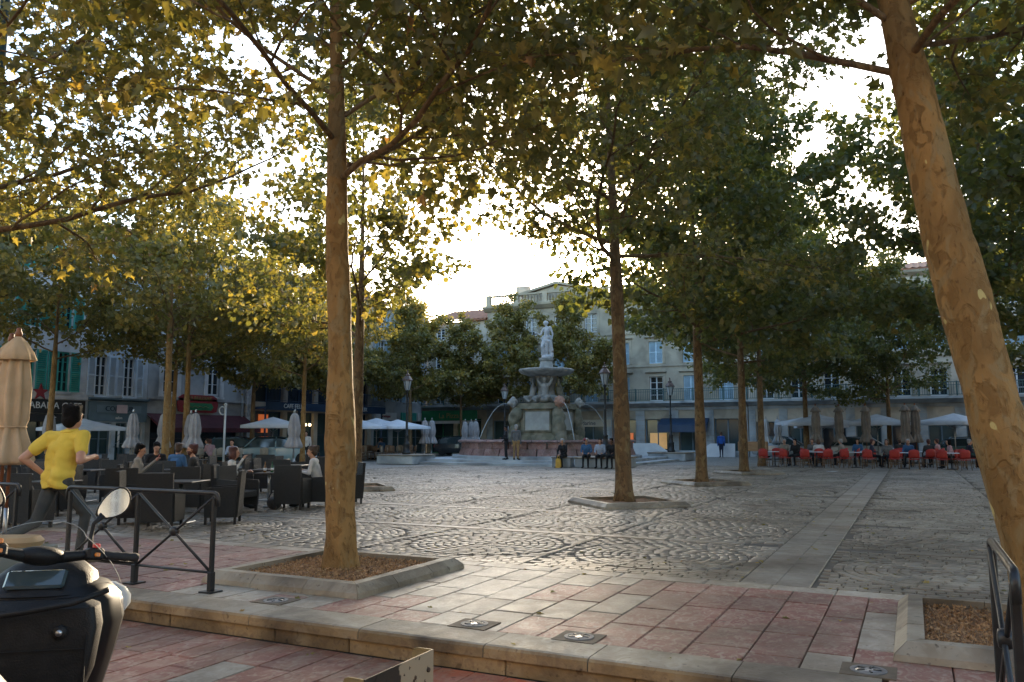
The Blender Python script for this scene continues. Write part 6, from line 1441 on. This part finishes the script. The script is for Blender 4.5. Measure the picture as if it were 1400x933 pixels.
# ================================================================== SCOOTERS
m_gloss = M('gloss_black_paint', (.008, .008, .009), (.011, .011, .012), 1, .42, spec=.22); m_plast = M('black_plastic', (.008, .008, .008), (.012, .012, .012), 20, .55, .2, 120, spec=.3); m_orange = M('orange_lens', (.7, .22, .02), (.6, .18, .02), 4, .3); m_redsw = M('red_switch', (.6, .03, .02), (.5, .03, .02), 4, .4)
m_mirror = M('mirror_glass', (.85, .85, .82), (.85, .85, .82), 1, .04, metal=1.)
m_screen = glass_mat('windscreen_acrylic', (.75, .78, .75), .07, .05)
def scooter(label, loc, rz, body_m, seat_m, steer=0., screen=True):
    t = thing('scooter', label, 'scooter', loc, rz, 'parked scooters')
    def loft(name, secs, mat, par=t):
        """secs: (z, half width, y rear, y front, roundness)"""
        rows = []
        for z, hw, yr, yf, rd in secs:
            r = []
            for k in range(24):
                a = 2 * PI * k / 24; cx = math.copysign(abs(math.cos(a)) ** rd, math.cos(a)); sy = math.copysign(abs(math.sin(a)) ** (rd if math.sin(a) < 0 else .9), math.sin(a))
                r.append((hw * cx, (yr + yf) / 2 + (yf - yr) / 2 * sy, z))
            rows.append(r + [r[0]])
        q = MB(); q.grid(rows); q.add(rows[0][:-1], [tuple(range(24))]); q.add(rows[-1][:-1], [tuple(range(24))]); return q.build(name, mat, par, 'auto')
    ff = loft('front_fairing', [(.34, .19, .02, .30, .7), (.46, .24, -.03, .37, .7), (.62, .285, -.06, .40, .72), (.76, .315, -.06, .41, .75), (.86, .30, -.05, .39, .75), (.92, .25, -.02, .34, .7), (.95, .17, .03, .28, .7)], body_m)
    loft('inner_panel', [(.40, .18, -.10, .05, .3), (.6, .26, -.125, .05, .22), (.78, .285, -.125, .05, .2), (.86, .27, -.11, .05, .25), (.89, .2, -.06, .05, .3)], m_plast, ff)
    q = MB(); q.tube([(-.30, -.10, .80), (-.2, -.155, .84), (0, -.165, .86), (.2, -.155, .89), (.32, -.10, .93)], .014, 6); q.build('panel_ridge', m_plast, ff, True)
    tube_o('key_lock', [(.15, -.11, .77), (.15, -.142, .77)], .028, m_plast, ff, 14); tube_o('lock_barrel', [(.15, -.12, .77), (.15, -.150, .77)], .013, m_steel, ff, 12)
    loft('instrument_cowl', [(.90, .22, -.04, .3, .7), (.965, .20, .02, .30, .7), (1.01, .14, .10, .27, .7), (1.025, .06, .15, .24, .8)], m_plast)
    MB().box((0, .01, .965), (.24, .02, .09), (-.7, 0, 0), .01).build('instrument_dial', m_cglass, t)
    MB().ell((-.17, .40, .80), (.13, .07, .09)).build('headlight', m_clear, t, True); MB().ell((.17, .40, .80), (.13, .07, .09)).build('headlight', m_clear, t, True)
    for e in (-1, 1): MB().ell((.285 * e, .20, .82), (.02, .07, .035)).build('indicator', M('smoked_lens', (.16, .16, .16), (.2, .2, .2), 4, .3), t, True)
    if screen:
        q = MB(); rows = []
        for v in np.linspace(0, 1, 7):
            rows.append([((.30 - .10 * v * v) * math.sin(a * 1.1), .36 - .24 * v - .16 * (1 - math.cos(a * 1.1)) , .90 + .30 * v - .05 * abs(a) ** 2 * v) for a in np.linspace(-1.1, 1.1, 13)])
        q.grid(rows); ws = q.build('windscreen', m_screen, t, True); edge = rows[-1]; tube_o('screen_edge', [rows[i][0] for i in range(7)] + edge[1:] + [rows[i][-1] for i in range(5, -1, -1)], .0018, M('screen_edge', (.35, .36, .34)), ws, 5)
    # steering: an assembly turned about the column
    sm = Matrix.Translation((0, .02, 1.0)) @ Matrix.Rotation(R(-14), 4, 'X') @ Matrix.Rotation(steer, 4, 'Z')
    def S(p): return sm @ Vector(p)
    hb_ = MB(); hb_.tube([S((-.36, -.10, .06)), S((-.2, -.06, .07)), S((0, .0, .05)), S((.2, -.06, .07)), S((.36, -.10, .06))], [.012, .02, .03, .02, .012], 8); hbo = hb_.build('handlebar', m_plast, t, True)
    q = MB(); q.ell(S((0, -.02, .06)), (.10, .055, .042), 14, 9, tuple(sm.to_euler())); q.build('handlebar_cover', m_plast, hbo, True)
    for e in (-1, 1):
        g0, g1 = S((.24 * e, -.075, .068)), S((.385 * e, -.11, .06)); q = MB(); pts = [g0.lerp(g1, u) for u in np.linspace(0, 1, 9)]; q.tube(pts, [.017, .02, .0175, .02, .0175, .02, .0175, .021, .017], 12); q.build('grip', m_tyre, t, True)
        q = MB(); q.box(S((.20 * e, -.07, .07)), (.075, .06, .055), sm.to_3x3(), .01); sw = q.build('switch_box', m_plast, t)
        MB().box(S((.20 * e, -.085, .105)), (.028, .022, .022), sm.to_3x3(), .004).build('switch', m_redsw if e > 0 else m_orange, sw); MB().box(S((.20 * e, -.105, .065)), (.022, .012, .018), sm.to_3x3(), .003).build('switch', m_orange, sw)
        tube_o('brake_lever', [S((.19 * e, -.02, .06)), S((.28 * e, -.0, .055)), S((.40 * e, -.04, .045))], .0075, m_plast, t, 6)
        stem = [S((.19 * e, -.05, .09)), S((.20 * e, -.02, .15)), S((.20 * e, -.03, .21)), S((.23 * e, -.05, .25))]; mr = tube_o('mirror_stem', stem, [.011, .010, .009, .016], m_plast, t, 8)
        c = S((.27 * e, -.055, .30)); mrot = Matrix.Rotation(rz_m := (steer * .35 + .10 * e), 3, 'Z') @ Matrix.Rotation(R(-6), 3, 'X')
        out = []
        for k in range(22):
            a = 2 * PI * k / 22; x = .078 * math.cos(a) * (1 + .1 * math.sin(a)); z = .05 * math.sin(a) * (1.12 + .3 * math.cos(a)); out.append(((x * .82 - z * .45) * e, z * .85 + .62 * x))
        q = MB(); rows = [[tuple(c + mrot @ Vector((x * f, dy, z * f))) for x, z in out + [out[0]]] for dy, f in ((0, .97), (-.006, 1.04), (.012, 1.08), (.035, .9), (.05, .5), (.053, .05))]
        q.grid(rows); q.build('mirror_shell', m_plast, mr, True)
        q = MB(); q.add([tuple(c + mrot @ Vector((x * .96, -.001, z * .96))) for x, z in out], [tuple(range(22))]); q.build('mirror_glass', m_mirror, mr)
    for e in (-1, 1): tube_o('cable', [S((.17 * e, -.04, .06)), S((.13 * e, .06, .07)), (.09 * e, .16, 1.03), (.07 * e, .17, .94)], .006, m_plast, t, 6)
    q = MB(); [q.box((x, -.131, .63), (.004, .006, .26)) for x in (-.13, .25)]; [q.box((.06, -.131, z), (.384, .006, .004)) for z in (.5, .70)]; q.build('glovebox_seam', M('seam_dark', (.002, .002, .002), (.003, .003, .003)), ff)
    # rest of the machine
    loft('floorboard', [(.30, .20, -.75, .05, .3), (.36, .23, -.78, .0, .3)], m_plast)
    loft('tunnel', [(.34, .11, -.62, -.02, .4), (.52, .09, -.62, -.05, .5)], m_plast)
    loft('rear_body', [(.36, .18, -1.5, -.62, .5), (.52, .22, -1.62, -.56, .5), (.66, .2, -1.62, -.58, .5)], body_m)
    loft('seat', [(.655, .16, -1.48, -.56, .5), (.71, .19, -1.5, -.56, .5), (.755, .17, -1.46, -.6, .55), (.765, .08, -1.36, -.7, .6)], seat_m)
    fw = wheel(t, (0, .38, .25), .25, .12); wheel(t, (0, -1.25, .25), .25, .13)
    q = MB(); q.grid([[(x, .38 + .29 * math.cos(a), .25 + .29 * math.sin(a)) for x in (-.08, -.05, 0, .05, .08)] for a in np.linspace(.3, 2.6, 10)]); q.build('front_mudguard', body_m, t, True)
    for e in (-1, 1): tube_o('fork', [(.075 * e, .38, .25), (.075 * e, .26, .55)], .022, m_steel, t)
    tube_o('exhaust', [(.16, -.9, .24), (.2, -1.15, .27), (.22, -1.55, .36)], [.025, .05, .055], m_steel, t, 10); MB().box((0, -1.62, .58), (.2, .04, .08), None, .01).build('tail_light', m_redsw, t)
    tube_o('centre_stand', [(-.14, -.75, .01), (-.09, -.72, .3), (.09, -.72, .3), (.14, -.75, .01)], .014, m_iron, t, 6)
    return t
scooter('black maxi scooter with clear windscreen parked below the kerb', CW(-2.25, 3.9, -.19), YAW + R(12), m_gloss, m_plast, R(40)).scale = (1.1, 1.1, 1.1)
scooter('scooter with worn tan seat parked behind the black one', CW(-6.1, 7.9, -.19), YAW + R(96), M('grey_green_paint', (.16, .19, .18), (.12, .15, .14), 3, .4), M('tan_vinyl', (.42, .28, .13), (.34, .22, .10), 5, .6), 0., False)

# ================================================================== LOOSE THINGS
t = thing('paper_scrap', 'white scrap of paper on the paving before the red chairs', 'paper', (-3.1, 36.8, .006)); q = MB(); q.grid([[(x, y, .01 * math.sin(x * 9 + y * 5) + .012) for x in (-.25, -.1, .05, .22)] for y in (-.12, 0, .13)]); q.build('sheet', m_white, t, True)
k = 420; g = np.random.RandomState(9); xs_ = g.uniform(-12, 4, k); ys_ = g.uniform(2.2, 24, k); zz = np.where(ys_ < 5.42, -.186, .006)
a = g.uniform(0, 6.28, k); Tt = np.stack([np.cos(a), np.sin(a), g.normal(0, .12, k)], -1); Tt /= np.linalg.norm(Tt, axis=1)[:, None]; Nn = g.normal(0, .12, (k, 3)) + np.array([0, 0, 1]); Nn -= (Nn * Tt).sum(1)[:, None] * Tt; Nn /= np.linalg.norm(Nn, axis=1)[:, None]
keep = ~((ys_ > 5.3) & (ys_ < 5.5)) & ~((xs_ > -.5) & (ys_ < 5.6))
fr_l = (np.stack([xs_, ys_, zz], -1)[keep], np.cross(Tt, Nn)[keep], Tt[keep], Nn[keep], g.uniform(.04, .085, k)[keep], g.uniform(.3, 1, k)[keep])
o = obj('fallen_leaves', leaf_block(fr_l, True, LM['gold'][0])); o['kind'] = 'stuff'; o['label'] = 'small dry leaves scattered over the paving'; o['category'] = 'leaves'
bpy.data.scenes.remove(WS)
